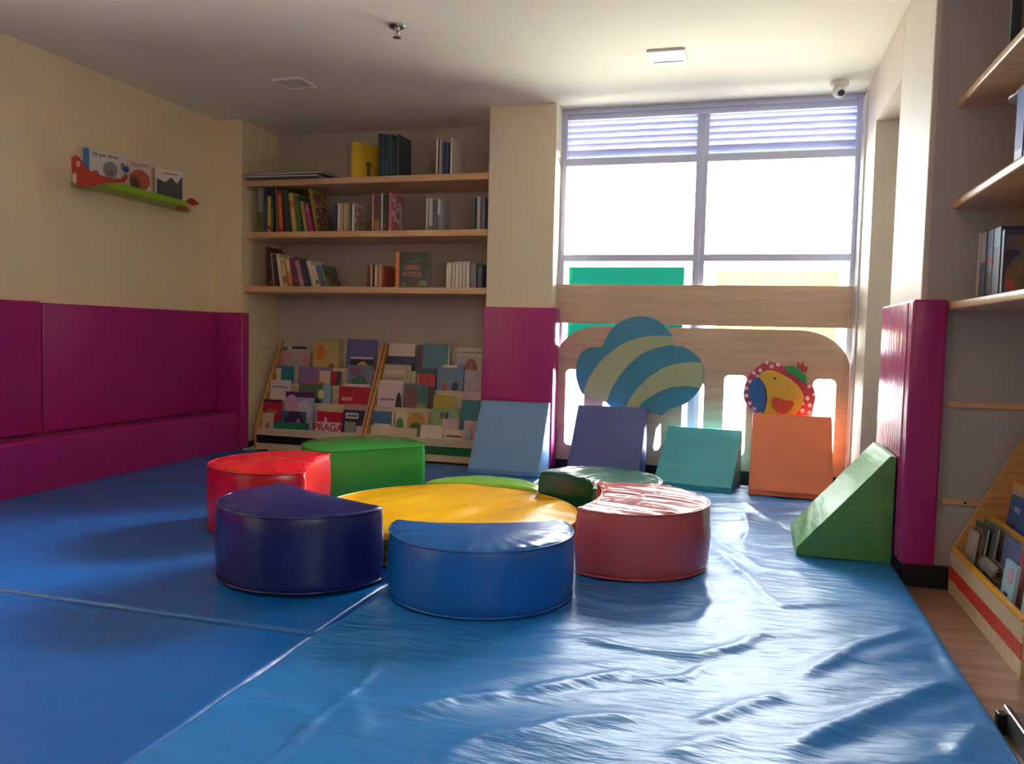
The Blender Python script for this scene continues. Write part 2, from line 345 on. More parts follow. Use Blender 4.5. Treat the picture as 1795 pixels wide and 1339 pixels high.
# pull cord
cp = [at(a, b, Y=5.395) for a, b in [(1491, 505), (1488, 560), (1483, 600), (1476, 640), (1471, 680), (1471, 700), (1476, 711), (1484, 713), (1489, 705), (1491, 680), (1493, 600), (1494, 505)]]
tag(obj('pull_cord', tube(cp, .0016, 6), mat('cream_cord', (225, 205, 170), .6)), 'thin looped pull cord hanging at the right end of the window', 'cord')

# ------------------------------------------------------------------ wall fittings right side of the window
wp = thing('cover_panel', 'glossy white cover panel on the right wall next to the window', 'panel', (RX-.006, 5.34, .1))
ppart(wp, 'sheet', box((RX-.012, 5.275, .12), (RX, 5.44, 2.44), .002), mat('glossy_white_panel', (236, 238, 236), .12))
for z in (1.86, 1.79): ppart(wp, 'screw', lathe([(.007, 0), (.007, .004), (.002, .005)], 10, Matrix.Translation((RX-.012, 5.33, z)) @ Matrix.Rotation(-PI/2, 4, 'Y')), BLACK)

# ------------------------------------------------------------------ ceiling fittings
def ceil_lamp(px, py, s, label):
    p = at(px, py, Z=CEIL); t = thing('ceiling_light', label, 'ceiling light', (p.x, p.y, CEIL))
    h = s/2
    obj('frame', join(box((-h, -h, -.012), (h, -h+.022, 0), .002), box((-h, h-.022, -.012), (h, h, 0), .002), box((-h, -h+.022, -.012), (-h+.022, h-.022, 0), .002), box((h-.022, -h+.022, -.012), (h, h-.022, 0), .002)), WHITE, t)
    obj('diffuser', box((-h+.02, -h+.02, -.008), (h-.02, h-.02, 0)), mat('opal_diffuser', (222, 220, 210), .5), t)
ceil_lamp(517, 145, .2, 'square recessed ceiling light near the left wall and shelves')
ceil_lamp(1170, 97, .2, 'square recessed ceiling light in front of the window')
p = at(696, 45, Z=CEIL); t = thing('sprinkler', 'chrome fire sprinkler head with round rose on the ceiling', 'sprinkler', (p.x, p.y, CEIL))
obj('rose', lathe([(.042, 0), (.042, -.004), (.034, -.012), (.018, -.014)], 28), STEEL, t, True)
obj('nozzle', lathe([(.011, -.01), (.011, -.03), (.006, -.032), (.004, -.052)], 12), STEEL, t, True)
obj('frame_arm', tube([(-.01, 0, -.025), (-.013, 0, -.04), (0, 0, -.056), (.013, 0, -.04), (.01, 0, -.025)], .0022, 6), STEEL, t, True)
obj('deflector', lathe([(.003, -.054), (.02, -.056), (.021, -.059), (.003, -.06)], 20), STEEL, t, True)
p = at(1472, 143, Z=CEIL); t = thing('security_camera', 'small white dome security camera on the ceiling above the window', 'camera', (p.x, p.y, CEIL))
obj('mount', lathe([(.052, 0), (.052, -.02), (.046, -.03), (.03, -.034)], 28), WHITE, t, True)
obj('camera_ball', lathe([(.001, .04), (.02, .035), (.034, .02), (.04, 0), (.036, -.018), (.026, -.034), (.02, -.038)], 24, Matrix.Translation((0, 0, -.055)) @ Matrix.Rotation(.25, 4, 'Z') @ Matrix.Rotation(-PI*.33, 4, 'X') @ Matrix.Scale(1, 4)), WHITE, t, True)
dv = Matrix.Rotation(.25, 4, 'Z') @ Matrix.Rotation(-PI*.33, 4, 'X')
obj('lens', lathe([(.019, -.036), (.019, -.041), (.012, -.043)], 20, Matrix.Translation((0, 0, -.055)) @ dv), mat('blue_black_lens', (30, 40, 80), .15), t, True)

# ------------------------------------------------------------------ wall pads and bench
tag(obj('wall_pad', box((LX, 3.642, .325), (-3.79, 5.2, 1.062), .012, 4), PURPLE, None, True), 'long magenta vinyl wall pad on the left wall beside the corner', 'wall pad', None)
tag(obj('wall_pad', box((LX, .6, .325), (-3.79, 3.634, 1.068), .012, 4), PURPLE, None, True), 'magenta wall pad at the left edge of the picture', 'wall pad', None)
tag(obj('wall_pad', prism([(LX, 5.2), (-3.575, 5.2), (-3.575, 5.29), (-3.615, 5.29), (-3.615, 5.25), (LX, 5.25)], 1.01, 'Z', .05, .012, 4), PURPLE, None, True), 'narrow magenta corner pad between the left wall and the bookshelves', 'wall pad')
tag(obj('wall_pad', prism([(-1.722, 5.245), (-1.222, 5.245), (-1.222, 5.40), (-1.25, 5.40), (-1.25, 5.28), (-1.722, 5.28)], 1.08, 'Z', .05, .008, 3), PURPLE, None, True), 'magenta pad wrapped round the column left of the window', 'wall pad')
bp_ = thing('wall_pad', 'magenta pad wrapped round the right pillar behind the green wedge', 'wall pad', (.66, 3.6, .09))
ppart(bp_, 'pad', prism([(.612, 4.14), (.612, 3.412), (.735, 3.412), (.735, 3.45), (.645, 3.45), (.645, 4.14)], 1.03, 'Z', .09, .012, 4), PURPLES, True)
ppart(bp_, 'seam', tube([(.6115, 3.50, .1), (.611, 3.50, .5), (.6115, 3.50, 1.11)], .004, 6), PURPLE, True)
bm = box((-3.789, .6, .001), (-3.605, 5.198, .325), .014, 4)
long_e = [e for e in bm.edges if abs(e.verts[0].co.y-e.verts[1].co.y) > 3]
bmesh.ops.subdivide_edges(bm, edges=long_e, cuts=260)
bmesh.ops.subdivide_edges(bm, edges=[e for e in bm.edges if abs(e.verts[0].co.z-e.verts[1].co.z) > .2 and e.verts[0].co.x > -3.65], cuts=12)
for v in bm.verts:
    if v.co.x > -3.62 and .03 < v.co.z < .318:
        k = v.co.y+.55*v.co.z
        v.co.x += .010*float(vnoise(np.array(k*16.), np.array(v.co.z*3.), 31)+.5*vnoise(np.array(k*37.), np.array(v.co.z*3.), 32))*min(1, max(0, (v.co.y-3.3)/.5))*math.sin(PI*(v.co.z-.03)/.288)
tag(obj('bench', bm, PURPLES, None, .9), 'low magenta padded bench running along the left wall', 'bench')

# ------------------------------------------------------------------ floor mats
def seg_dist(px, py, a, b):
    ab = np.array(b)-np.array(a); l2 = ab@ab
    t = np.clip(((px-a[0])*ab[0]+(py-a[1])*ab[1])/l2, 0, 1)
    return np.hypot(px-a[0]-t*ab[0], py-a[1]-t*ab[1]), t
def floor_mat(x0, x1, y0, y1, top, step, hfun, m, label, edge=.018, wavy=0):
    nx = max(2, int((x1-x0)/step)); ny = max(2, int((y1-y0)/step))
    xs = np.linspace(x0, x1, nx+1); ys = np.linspace(y0, y1, ny+1); Xg, Yg = np.meshgrid(xs, ys, indexing='ij')
    d = np.minimum(np.minimum(Xg-x0, x1-Xg), np.minimum(Yg-y0, y1-Yg))
    Z = top+hfun(Xg, Yg)*np.clip(d/.05, 0, 1)
    q = np.clip(1-d/edge, 0, 1); Z = Z-edge*(1-np.sqrt(np.clip(1-q*q, 0, 1)))*.8
    if wavy:
        Xg = Xg+np.where(d < .03, wavy*vnoise(Yg*7, Yg*0, 5)*(np.abs(Xg-x0) < .03), 0)
    bm = bmesh.new(); V = [[bm.verts.new((Xg[i, j], Yg[i, j], Z[i, j])) for j in range(ny+1)] for i in range(nx+1)]
    for i in range(nx):
        for j in range(ny): bm.faces.new((V[i][j], V[i+1][j], V[i+1][j+1], V[i][j+1]))
    rim = [V[i][0] for i in range(nx)]+[V[nx][j] for j in range(ny)]+[V[i][ny] for i in range(nx, 0, -1)]+[V[0][j] for j in range(ny, 0, -1)]
    low = [bm.verts.new((v.co.x, v.co.y, .001)) for v in rim]; k = len(rim)
    for i in range(k): bm.faces.new((rim[i], low[i], low[(i+1) % k], rim[(i+1) % k]))
    bm.faces.new(low[::-1])
    return tag(obj('floor_mat', bm, m, None, 'full'), label, 'mat')
def ridges(lines, Xg, Yg):
    h = np.zeros_like(Xg)
    for pts, amp, w in lines:
        P = [at(a, b, Z=.05) for a, b in pts]; n = len(P)-1
        best = np.full_like(Xg, 9.); bt = np.zeros_like(Xg)
        for i in range(n):
            dd, t = seg_dist(Xg, Yg, (P[i].x, P[i].y), (P[i+1].x, P[i+1].y)); k = dd < best; best = np.where(k, dd, best); bt = np.where(k, (i+t)/n, bt)
        h += amp*np.exp(-(best/w)**2)*np.clip(np.minimum(bt, 1-bt)*6, .0, 1)
    return h
RR = [([(900, 1219), (1010, 1196), (1124, 1169)], .010, .022), ([(1075, 1194), (1199, 1184), (1244, 1159)], .010, .02),
      ([(1003, 1112), (1090, 1130), (1219, 1147), (1289, 1134), (1349, 1104)], .012, .024), ([(1249, 955), (1300, 1000), (1349, 1050), (1369, 1065), (1440, 1060), (1543, 1057)], .010, .022),
      ([(1340, 1345), (1468, 1279), (1598, 1219), (1705, 1195)], .018, .035), ([(1379, 1199), (1498, 1134), (1608, 1099)], .012, .028),
      ([(1199, 1289), (1299, 1239), (1380, 1215)], .010, .026), ([(1670, 1335), (1725, 1270)], .012, .03), ([(1304, 895), (1314, 930), (1299, 965)], .008, .02),
      ([(1000, 1040), (1100, 1060), (1200, 1060)], .006, .025), ([(1240, 940), (1330, 990), (1420, 1010)], .007, .025), ([(1230, 1010), (1250, 1060), (1215, 1100)], .006, .02),
      ([(900, 1300), (1000, 1270), (1120, 1262)], .008, .025), ([(760, 1339), (840, 1300), (930, 1290)], .008, .03), ([(690, 1260), (800, 1230), (900, 1219)], .010, .02),
      ([(1160, 1339), (1230, 1310), (1300, 1300)], .008, .03), ([(1290, 870), (1380, 930), (1420, 990)], .006, .022), ([(580, 1190), (610, 1230), (640, 1300)], .007, .03), ([(510, 1230), (540, 1290)], .006, .03)]
def h_right(X, Y):
    u = X*math.cos(.5)+Y*math.sin(.5); v = -X*math.sin(.5)+Y*math.cos(.5)
    h = ridges(RR, X, Y)+.016*vnoise(u*2.2, v*7, 1)+.008*vnoise(u*4.5, v*15, 2)+.003*vnoise(u*9, v*34, 6)+.006*vnoise(X*3, Y*3, 3)
    # seam of the cover near the left edge, a step of loose cloth
    seam = np.exp(-((X+.905+.02*vnoise(Y*3, Y*0, 8))/.012)**2)*np.clip((2.15-Y)*4, 0, 1)*.010
    step = .010/(1+np.exp(-(X+.905)/.012))*np.clip((2.15-Y)*3, 0, 1)
    return h+seam+step-.004
def h_left(X, Y):
    u = X*math.cos(1.0)+Y*math.sin(1.0); v = -X*math.sin(1.0)+Y*math.cos(1.0)
    return .009*vnoise(v*4.5+9, u*1.2, 11)+.004*vnoise(v*11, u*2, 12)-.003
floor_mat(-1.186, .612, -.4, 5.18, .052, .012, h_right, MATBR, 'large crumpled blue vinyl mat on the right side in front of the window', .009, .018)
floor_mat(-3.60, -1.194, -.4, 2.103, .0445, .024, h_left, MATBL, 'blue floor mat at the lower left nearest the viewer', .003)
floor_mat(-3.60, -1.194, 2.106, 3.79, .048, .024, h_left, MATBL, 'blue floor mat under the navy and red seats on the left', .003)
floor_mat(-3.60, -1.194, 3.793, 5.15, .0515, .024, h_left, MATBL, 'blue floor mat at the back in front of the book racks', .003)

# ------------------------------------------------------------------ foam seats
def circ3(a, b, c):
    A = np.array([[2*p[0], 2*p[1], 1] for p in (a, b, c)]); s = np.linalg.solve(A, np.array([p[0]**2+p[1]**2 for p in (a, b, c)]))
    return np.array(s[:2]), math.sqrt(s[2]+s[0]**2+s[1]**2)
def petal(Cc, r, bite=None, N=200):
    Cc = np.array(Cc); th = np.linspace(0, 2*PI, 720, endpoint=False); pts = [Cc+r*np.array([math.cos(t), math.sin(t)]) for t in th]
    if bite is not None:
        B, Rb = bite; keep = [np.linalg.norm(p-B) > Rb for p in pts]
        k0 = next(i for i in range(720) if keep[i] and not keep[i-1])
        outer = [pts[(k0+i) % 720] for i in range(720) if keep[(k0+i) % 720]]
        a, b = outer[-1], outer[0]
        ta = math.atan2(*(a-B)[::-1]); tb = math.atan2(*(b-B)[::-1]); dt = (tb-ta+PI) % (2*PI)-PI
        inner = [B+Rb*np.array([math.cos(ta+dt*i/60), math.sin(ta+dt*i/60)]) for i in range(1, 60)]
        pts = outer+inner
    P = np.array(pts); s = np.r_[0, np.cumsum(np.linalg.norm(np.diff(np.r_[P, P[:1]], axis=0), axis=1))]
    q = np.linspace(0, s[-1], N, endpoint=False); P1 = np.r_[P, P[:1]]
    P = np.c_[np.interp(q, s, P1[:, 0]), np.interp(q, s, P1[:, 1])]
    for _ in range(2): P = .5*P+.25*(np.roll(P, 1, 0)+np.roll(P, -1, 0))
    return P
def seat(P, h, m, label, pleat=.004, puff=.008, seed=1, z0=.052, group=None, crease=None):
    c = P.mean(0); N = len(P); rel = P-c
    t = thing('foam_pouf', label, 'foam pouf', (c[0], c[1], z0), group=group)
    rs = np.random.RandomState(seed)
    tang = np.roll(P, -1, 0)-np.roll(P, 1, 0); nrm = np.c_[tang[:, 1], -tang[:, 0]]; nrm /= np.linalg.norm(nrm, axis=1)[:, None]
    sgn = np.sign((nrm*rel).sum()); nrm *= sgn
    def ring(bm, off, z, zj=None): return [bm.verts.new((rel[i, 0]+nrm[i, 0]*(off[i] if hasattr(off, '__len__') else off), rel[i, 1]+nrm[i, 1]*(off[i] if hasattr(off, '__len__') else off), z+(0 if zj is None else zj[i]))) for i in range(N)]
    def skin(bm, A, B):
        for i in range(N): bm.faces.new((A[i], A[(i+1) % N], B[(i+1) % N], B[i]))
    ii = np.arange(N)
    def n1(fr, sd): 
        tab = np.random.RandomState(sd).rand(fr); x = ii/N*fr; k = np.floor(x).astype(int); f = x-k; f = f*f*(3-2*f); return tab[k % fr]*(1-f)+tab[(k+1) % fr]*f-.5
    bm = bmesh.new(); prev = ring(bm, -.012, 0); bm.faces.new(prev[::-1])
    for k, zz in enumerate((.006, .03, .25*h, .5*h, .75*h, h-.03, h-.006)):
        w = math.sin(PI*zz/h); R_ = ring(bm, (-.004 if k in (0, 6) else 0)+.006*w+.004*w*n1(9, seed+k), zz); skin(bm, prev, R_); prev = R_
    bmesh.ops.recalc_face_normals(bm, faces=bm.faces[:])
    obj('side_cover', bm, m, t, 'full')
    bm = bmesh.new(); A1 = n1(26, seed+40)+.6*n1(60, seed+41); A2 = n1(14, seed+42)
    prev = ring(bm, -.004, h-.006)
    for f in (.985, .96, .93, .89, .85, .8, .75, .7, .64, .58, .52, .46, .4, .34, .28, .22, .16, .1, .05):
        g = math.exp(-((1-f)/.2))*(1-math.exp(-((1-f)/.02))); g2 = .7*math.exp(-((1-f)/.35))*(1-math.exp(-((1-f)/.1)))
        cz = np.zeros(N)
        if crease:
            ca, amp, fr = crease; uu = rel[:, 0]*f*math.cos(ca)+rel[:, 1]*f*math.sin(ca); vv = -rel[:, 0]*f*math.sin(ca)+rel[:, 1]*f*math.cos(ca)
            cz = amp*(vnoise(uu*2.5+9, vv*fr+20, seed)+.5*vnoise(uu*4+9, vv*fr*2.1+20, seed+1))*(1-math.exp(-((1-f)/.03)))
        R_ = [bm.verts.new((rel[i, 0]*f, rel[i, 1]*f, h-.004+.006*(1-math.exp(-(1-f)/.03))+puff*(1-f**3)+pleat*2.2*A1[i]*g+pleat*1.6*A2[i]*g2+cz[i])) for i in range(N)]
        skin(bm, prev, R_); prev = R_
    cv = bm.verts.new((0, 0, h+.002+puff)); 
    for i in range(N): bm.faces.new((prev[i], prev[(i+1) % N], cv))
    bmesh.ops.recalc_face_normals(bm, faces=bm.faces[:])
    obj('top_cover', bm, m, t, 'full')
    for zz in (h-.004, .008):
        obj('piping', tube([(rel[i, 0]+nrm[i, 0]*-.001, rel[i, 1]+nrm[i, 1]*-.001, zz) for i in range(0, N)], .0045, 6, True), m, t, 'full')
    return t
g_ = 'foam seats set in a ring like a flower'
yc = np.array([-1.245, 3.365]); Ry = .582
a2 = lambda *p: tuple(np.array(q) for q in p)
seat(petal(yc, Ry, N=260), .11, vinyl('yellow_vinyl', (240, 176, 10)), 'large low round yellow foam seat in the middle of the ring', .004, .01, 3, crease=(1.2, .03, 6))
seat(petal((-1.283, 3.95), .30, (yc, Ry+.05)), .108, vinyl('lime_vinyl', (150, 206, 60)), 'low lime green foam seat behind the yellow round one', .003, .008, 4)
seat(petal((-.86, 2.66), .32, circ3((-1.166, 2.628), (-.868, 2.719), (-.645, 2.846))), .222, vinyl('blue_vinyl', (22, 100, 176)), 'bright blue half-moon foam seat nearest the viewer', .008, .012, 5, crease=(1.2, .006, 14))
seat(petal((-1.545, 2.669), .325, circ3((-1.75, 2.87), (-1.452, 2.72), (-1.183, 2.62))), .268, vinyl('navy_vinyl', (26, 32, 92)), 'dark navy half-moon foam seat at front left', .003, .012, 6)
seat(petal((-2.03, 3.27), .325, circ3((-1.754, 3.008), (-1.895, 3.28), (-1.956, 3.585))), .285, vinyl('red_vinyl', (196, 14, 30)), 'red half-moon foam seat on the left behind the navy one', .005, .012, 7, crease=(.4, .012, 12))
seat(petal((-2.04, 4.12), .34, circ3((-2.062, 3.791), (-1.905, 3.98), (-1.694, 4.206))), .262, vinyl('green_vinyl', (64, 176, 74)), 'bright green half-moon foam seat at the back left', .004, .012, 8)
seat(petal((-.66, 3.87), .305, circ3((-.975, 3.88), (-.762, 3.825), (-.637, 3.62))), .212, vinyl('bottle_green_vinyl', (18, 84, 66)), 'dark bottle green half-moon foam seat at back right', .004, .01, 9, crease=(1.0, .012, 16))
seat(petal((-.43, 3.24), .322, circ3((-.594, 2.943), (-.54, 3.23), (-.605, 3.5))), .252, vinyl('dusty_pink_vinyl', (196, 88, 90), .2), 'dusty rose half-moon foam seat on the right with creased shiny top', .004, .01, 10, crease=(-.25, .012, 34))

# ------------------------------------------------------------------ foam wedges
def wedge(label, m, L_, D, H, loc, rz, topw=.035):
    t = thing('foam_wedge', label, 'foam wedge', loc, (0, 0, rz), 'soft foam wedges')
    prof = [(-D, 0), (0, 0), (0, H), (-topw, H), (-D, .03)]
    bm = prism(prof, L_, 'X', -L_/2)
    bmesh.ops.subdivide_edges(bm, edges=bm.edges[:], cuts=24, use_grid_fill=True)
    bmesh.ops.bevel(bm, geom=[e for e in bm.edges if len(e.link_faces) == 2 and e.calc_face_angle(0) > .3], offset=.009, segments=3, profile=.5, affect='EDGES', clamp_overlap=True)
    for v in bm.verts: 
        a_ = np.array(v.co.z*21+v.co.x*3+rz*30+40); b_ = np.array(v.co.x*3.5+20.)
        v.co.y += (.009*float(vnoise(a_, b_, int(L_*1000)+3))+.004*float(vnoise(a_*2.3, b_*1.5, 9)))*max(0, min(1, -v.co.y/.05))
    obj('body', bm, m, t, 1.1)
    e = .004
    for sx in (-1, 1):
        x = sx*(L_/2-.003)
        obj('piping', tube([(x, y, z) for y, z in [(-D+e, .004), (-D+e, .028), (-topw, H-e), (-e, H-e), (-e, .004)]], .0045, 6, True), m, t, True)
    return t
fab = lambda n, c: mat(n, c, .38, (8, .3, .012), stretch=((.3, 0, .3), (1, 1, 5)))
wedge('pale blue foam wedge leaning on the column pad', fab('pale_blue_vinyl', (120, 160, 205)), .465, .31, .447, (-1.462, 5.215, .052), .02)
wedge('slate navy foam wedge in front of the tree crown', fab('slate_navy_vinyl', (78, 86, 148)), .455, .37, .435, (-.828, 5.335, .052), .0)
wedge('short turquoise foam wedge in the middle below the window', fab('turquoise_vinyl', (66, 170, 180)), .46, .40, .33, (-.225, 5.28, .052), -.12)
wedge('orange foam wedge below the round soft toy', fab('orange_vinyl', (226, 120, 76)), .46, .45, .438, (.295, 5.305, .052), -.03)
w = wedge('dark green foam wedge standing against the right pillar pad', fab('leaf_green_vinyl', (92, 158, 82)), .47, .365, .44, (.606, 3.79, .052), -PI/2+.0, .02)

# ------------------------------------------------------------------ books
def spine_book(label, group, loc, t_, d, h, rgb, lean=0, rz=0, band=None, cover=None, cat='book', scale_round=False):
    b = thing('book', label, cat, loc, (0, -lean, rz), group)
    m = ink(rgb, .45)
    w = min(.0025, t_*.18)
    obj('cover', join(box((0, 0, 0), (w, d, h)), box((t_-w, 0, 0), (t_, d, h)), box((w, 0, 0), (t_-w, w, h))), m, b)
    obj('pages', box((w, w, .004), (t_-w, d-.005, h-.005)), PAPER, b)
    if band:
        for (z0, z1, c) in band: obj('spine_band', box((t_*.08, -.0006, z0*h), (t_*.92, .0004, z1*h)), ink(c), b)
    if cover: obj('cover_picture', box((t_-.0004, .008, h*.08), (t_+.0006, d-.012, h*.92)), cover, b)
    return b
ORD = ['first', 'second', 'third', 'fourth', 'fifth', 'sixth', 'seventh', 'eighth', 'ninth', 'tenth', 'eleventh', 'twelfth', 'thirteenth', 'fourteenth', 'fifteenth', 'sixteenth']
def shelf_row(rows, rowdesc, group, zs, Y=5.33, dep=.2, pyb=400):
    """rows: (px left, px right, px top, top shift px to the left, rgb, colour words, band, cover)"""
    for k, r in enumerate(rows):
        x0, x1, yt, sh, c, words = r[:6]; band = r[6] if len(r) > 6 else None; cov = r[7] if len(r) > 7 else None
        a = at(x0, pyb, Y=Y); b = at(x1, pyb, Y=Y); tp = at((x0+x1)/2, yt, Y=Y)
        hz = tp.z-zs; dx = sh*(b.x-a.x)/(x1-x0); lean = math.atan2(dx, hz)
        t_ = (b.x-a.x)*math.cos(lean)*(.95 if lean < .02 else .84); h = (hz-t_*math.sin(lean)*.5)/math.cos(lean)
        spine_book('%s book, %s from left, %s' % (words, ORD[k], rowdesc), group, (a.x, Y+random.uniform(0, .012), zs), t_, dep+random.uniform(-.015, .015), h, c, lean, 0, band, cov)

def longshelf(name, zt, label):
    return tag(obj(name, box((-3.617, 5.285, zt-.045), (-1.718, 5.748, zt), .004), BEECH), label, 'shelf')
longshelf('wall_shelf', 2.04, 'long beech shelf in the left alcove, topmost of three')
longshelf('wall_shelf', 1.66, 'long beech shelf in the left alcove, middle of three')
longshelf('wall_shelf', 1.262, 'long beech shelf in the left alcove, lowest of three')
PIC = [picture('cover_print_forest', [(40, 60, 50), (60, 90, 60), (150, 120, 70), (90, 50, 60)], 22, 1),
       picture('cover_print_sea', [(40, 80, 130), (90, 150, 190), (230, 220, 190), (200, 90, 60)], 20, 2),
       picture('cover_print_warm', [(190, 60, 50), (225, 150, 70), (240, 220, 180), (120, 60, 60)], 20, 3),
       picture('cover_print_pale', [(230, 220, 205), (200, 170, 150), (170, 150, 140), (235, 225, 210)], 20, 4),
       picture('cover_print_night', [(30, 36, 70), (60, 60, 110), (200, 180, 90), (80, 40, 80)], 20, 5),
       picture('cover_print_meadow', [(90, 140, 80), (150, 180, 100), (230, 220, 150), (60, 110, 110)], 20, 6),
       picture('cover_print_rose', [(220, 160, 170), (190, 90, 110), (240, 220, 220), (120, 90, 130)], 20, 7),
       picture('cover_print_earth', [(150, 110, 80), (100, 75, 60), (190, 150, 100), (70, 60, 55)], 20, 8)]
# middle shelf, long leaning row
o_ = lambda x: 440+x/8.16
q_ = lambda l, r, top, sh, *k: (o_(l), o_(r), 310+top/8.16, sh/8.16)+k
G2 = 'books leaning at the left of the middle shelf'
shelf_row([q_(92, 168, 62, 0, (150, 146, 128), 'tall pale grey', [(.0, .4, (96, 96, 40))]), q_(172, 225, 95, 0, (70, 72, 104), 'dark slate blue', [(.6, .9, (30, 34, 80))]),
           q_(228, 280, 270, 0, (205, 170, 90), 'short tan', [(.1, .2, (150, 60, 40))]), q_(284, 326, 130, 2, (44, 66, 58), 'dark green', [(.1, .5, (110, 110, 80))]),
           q_(360, 400, 160, 22, (126, 80, 86), 'mauve'), q_(405, 470, 200, 30, (170, 52, 44), 'red', [(.1, .9, (206, 120, 70))]),
           q_(490, 585, 180, 52, (34, 60, 66), 'dark teal'), q_(592, 662, 225, 62, (214, 168, 92), 'tan yellow', [(.6, .8, (200, 110, 50))]),
           q_(672, 735, 270, 62, (80, 140, 90), 'leaf green', [(.0, 1, (60, 110, 60))]), q_(760, 815, 345, 75, (190, 150, 80), 'ochre'),
           q_(830, 900, 390, 85, (186, 54, 112), 'magenta pink', [(.75, .9, (150, 130, 190))]), q_(912, 960, 165, 105, (150, 140, 46), 'tall olive yellow', None, PIC[7])],
          'leaning row, middle alcove shelf', G2, 1.66, Y=5.335, pyb=400)
shelf_row([(612-27.5+.5, 590.5, 357, 0, (52, 44, 92), 'dark violet'), (591.2, 595.5, 356, 0, (228, 222, 205), 'thin white'), (596, 601, 357, 0, (190, 170, 130), 'thin beige'), (601.6, 606.5, 356, 0, (206, 186, 146), 'thin sand'),
           (607, 611.5, 356, 0, (170, 160, 130), 'thin khaki'), (612, 615.5, 357, 0, (110, 106, 80), 'thin moss'), (616, 619.5, 356, 0, (232, 228, 214), 'thin ivory', None, PIC[3])],
          'short upright bunch, middle alcove shelf', 'thin books in the short bunch on the middle shelf', 1.66, Y=5.34, pyb=400)
shelf_row([(651.5, 654.5, 339, 0, (206, 160, 140), 'thin pale pink'), (655, 666, 340, 0, (120, 72, 56), 'brown', [(.0, .3, (180, 110, 60)), (.7, .95, (90, 60, 90))]), (666.5, 670, 338, 0, (220, 218, 215), 'thin white'),
           (670.5, 679, 339, 0, (46, 56, 58), 'charcoal', [(.1, .2, (150, 60, 60))]), (680, 685.5, 338, 0, (196, 110, 124), 'dusty pink', None, PIC[6])],
          'bunch with pink book, middle alcove shelf', 'books in the centre bunch on the middle shelf', 1.66, Y=5.34, pyb=400)
shelf_row([(745.5, 748.5, 348, 0, (230, 228, 224), 'thin white'), (750, 757.5, 347, 0, (205, 200, 186), 'pale cream', [(.05, .15, (120, 110, 100))]), (759.5, 765, 350, 0, (100, 94, 104), 'grey'), (766, 771, 349, 0, (196, 196, 204), 'light grey', [(.0, .5, (110, 112, 122))])],
          'small pale bunch, middle alcove shelf', 'pale books right of centre on the middle shelf', 1.66, Y=5.34, pyb=401)
shelf_row([(827.5, 832.5, 346, 0, (84, 88, 90), 'dark grey'), (834.5, 841, 344, 0, (196, 190, 196), 'pale lilac'), (843, 848.5, 344, 0, (130, 130, 158), 'bluish grey')],
          'bunch by column, middle alcove shelf', 'books beside the column on the middle shelf', 1.66, Y=5.34, pyb=401)
# top shelf
shelf_row([(661.5, 667.5, 233.5, 0, (36, 42, 56), 'dark navy'), (668, 673.5, 235, 0, (44, 58, 84), 'deep blue'), (674, 680, 234.5, 0, (32, 66, 82), 'petrol blue'), (680.6, 687, 235.5, 0, (40, 70, 62), 'dark green'), (687.6, 693, 243, 0, (34, 44, 58), 'shorter slate'), (693.6, 698.5, 235, 0, (56, 74, 82), 'grey blue')],
          'tall dark bunch, top alcove shelf', 'tall dark books on the top shelf', 2.04, Y=5.34, pyb=298)
shelf_row([(763.3, 766.6, 241.5, 0, (232, 226, 216), 'thin white'), (767.2, 769.6, 243, 0, (70, 56, 52), 'thin dark brown'), (770.2, 772, 242, 0, (225, 220, 214), 'very thin ivory'), (772.6, 775, 243, 0, (150, 140, 134), 'thin grey'), (775.6, 781, 249, 0, (54, 64, 112), 'navy blue'), (781.6, 785, 249, 0, (76, 84, 128), 'faded blue'), (785.6, 788.6, 250, 0, (34, 36, 48), 'thin black'), (789.2, 792, 241, 0, (236, 228, 218), 'tall thin cream')],
          'white and blue bunch, top alcove shelf', 'white and blue books on the top shelf', 2.04, Y=5.34, pyb=296)
a = at(617.5, 303, Y=5.315); tp = at(617.5, 248, Y=5.315)
yb = thing('book', 'bright yellow hardback standing angled on the top alcove shelf', 'book', (a.x, 5.315, 2.04), (0, 0, .95))
obj('cover', join(box((0, 0, 0), (.26, .003, tp.z-2.04)), box((0, .024, 0), (.26, .027, tp.z-2.04)), box((0, .003, 0), (.003, .024, tp.z-2.04))), ink((232, 190, 40)), yb)
obj('pages', box((.003, .003, .004), (.252, .024, tp.z-2.045)), PAPER, yb)
obj('cover_picture', join(lathe([(.022, 0), (.022, .001)], 16, Matrix.Translation((.13, 0, .11)) @ Matrix.Rotation(PI/2, 4, 'X')), box((.118, -.001, .02), (.142, 0, .09))), ink((120, 96, 60)), yb)
for k, (x0, x1, y0, y1, c, nm, rz) in enumerate([(-3.58, -2.98, 5.20, 5.58, (74, 82, 104), 'large flat slate blue folder lying lowest on the top alcove shelf', .03), (-3.56, -2.93, 5.22, 5.6, (110, 110, 116), 'large flat grey folder lying uppermost on the top alcove shelf', -.02)]):
    b = thing('folder', nm, 'folder', (x0, y0, 2.0405+k*.019), (0, 0, rz), 'flat folders at the left end of the top shelf')
    obj('cover', join(box((0, 0, 0), (x1-x0, y1-y0, .003)), box((0, 0, .014), (x1-x0, y1-y0, .017)), box((0, y1-y0-.003, .003), (x1-x0, y1-y0, .014))), ink(c), b)
    obj('pages', box((.006, .006, .003), (x1-x0-.006, y1-y0-.004, .014)), PAPER, b)
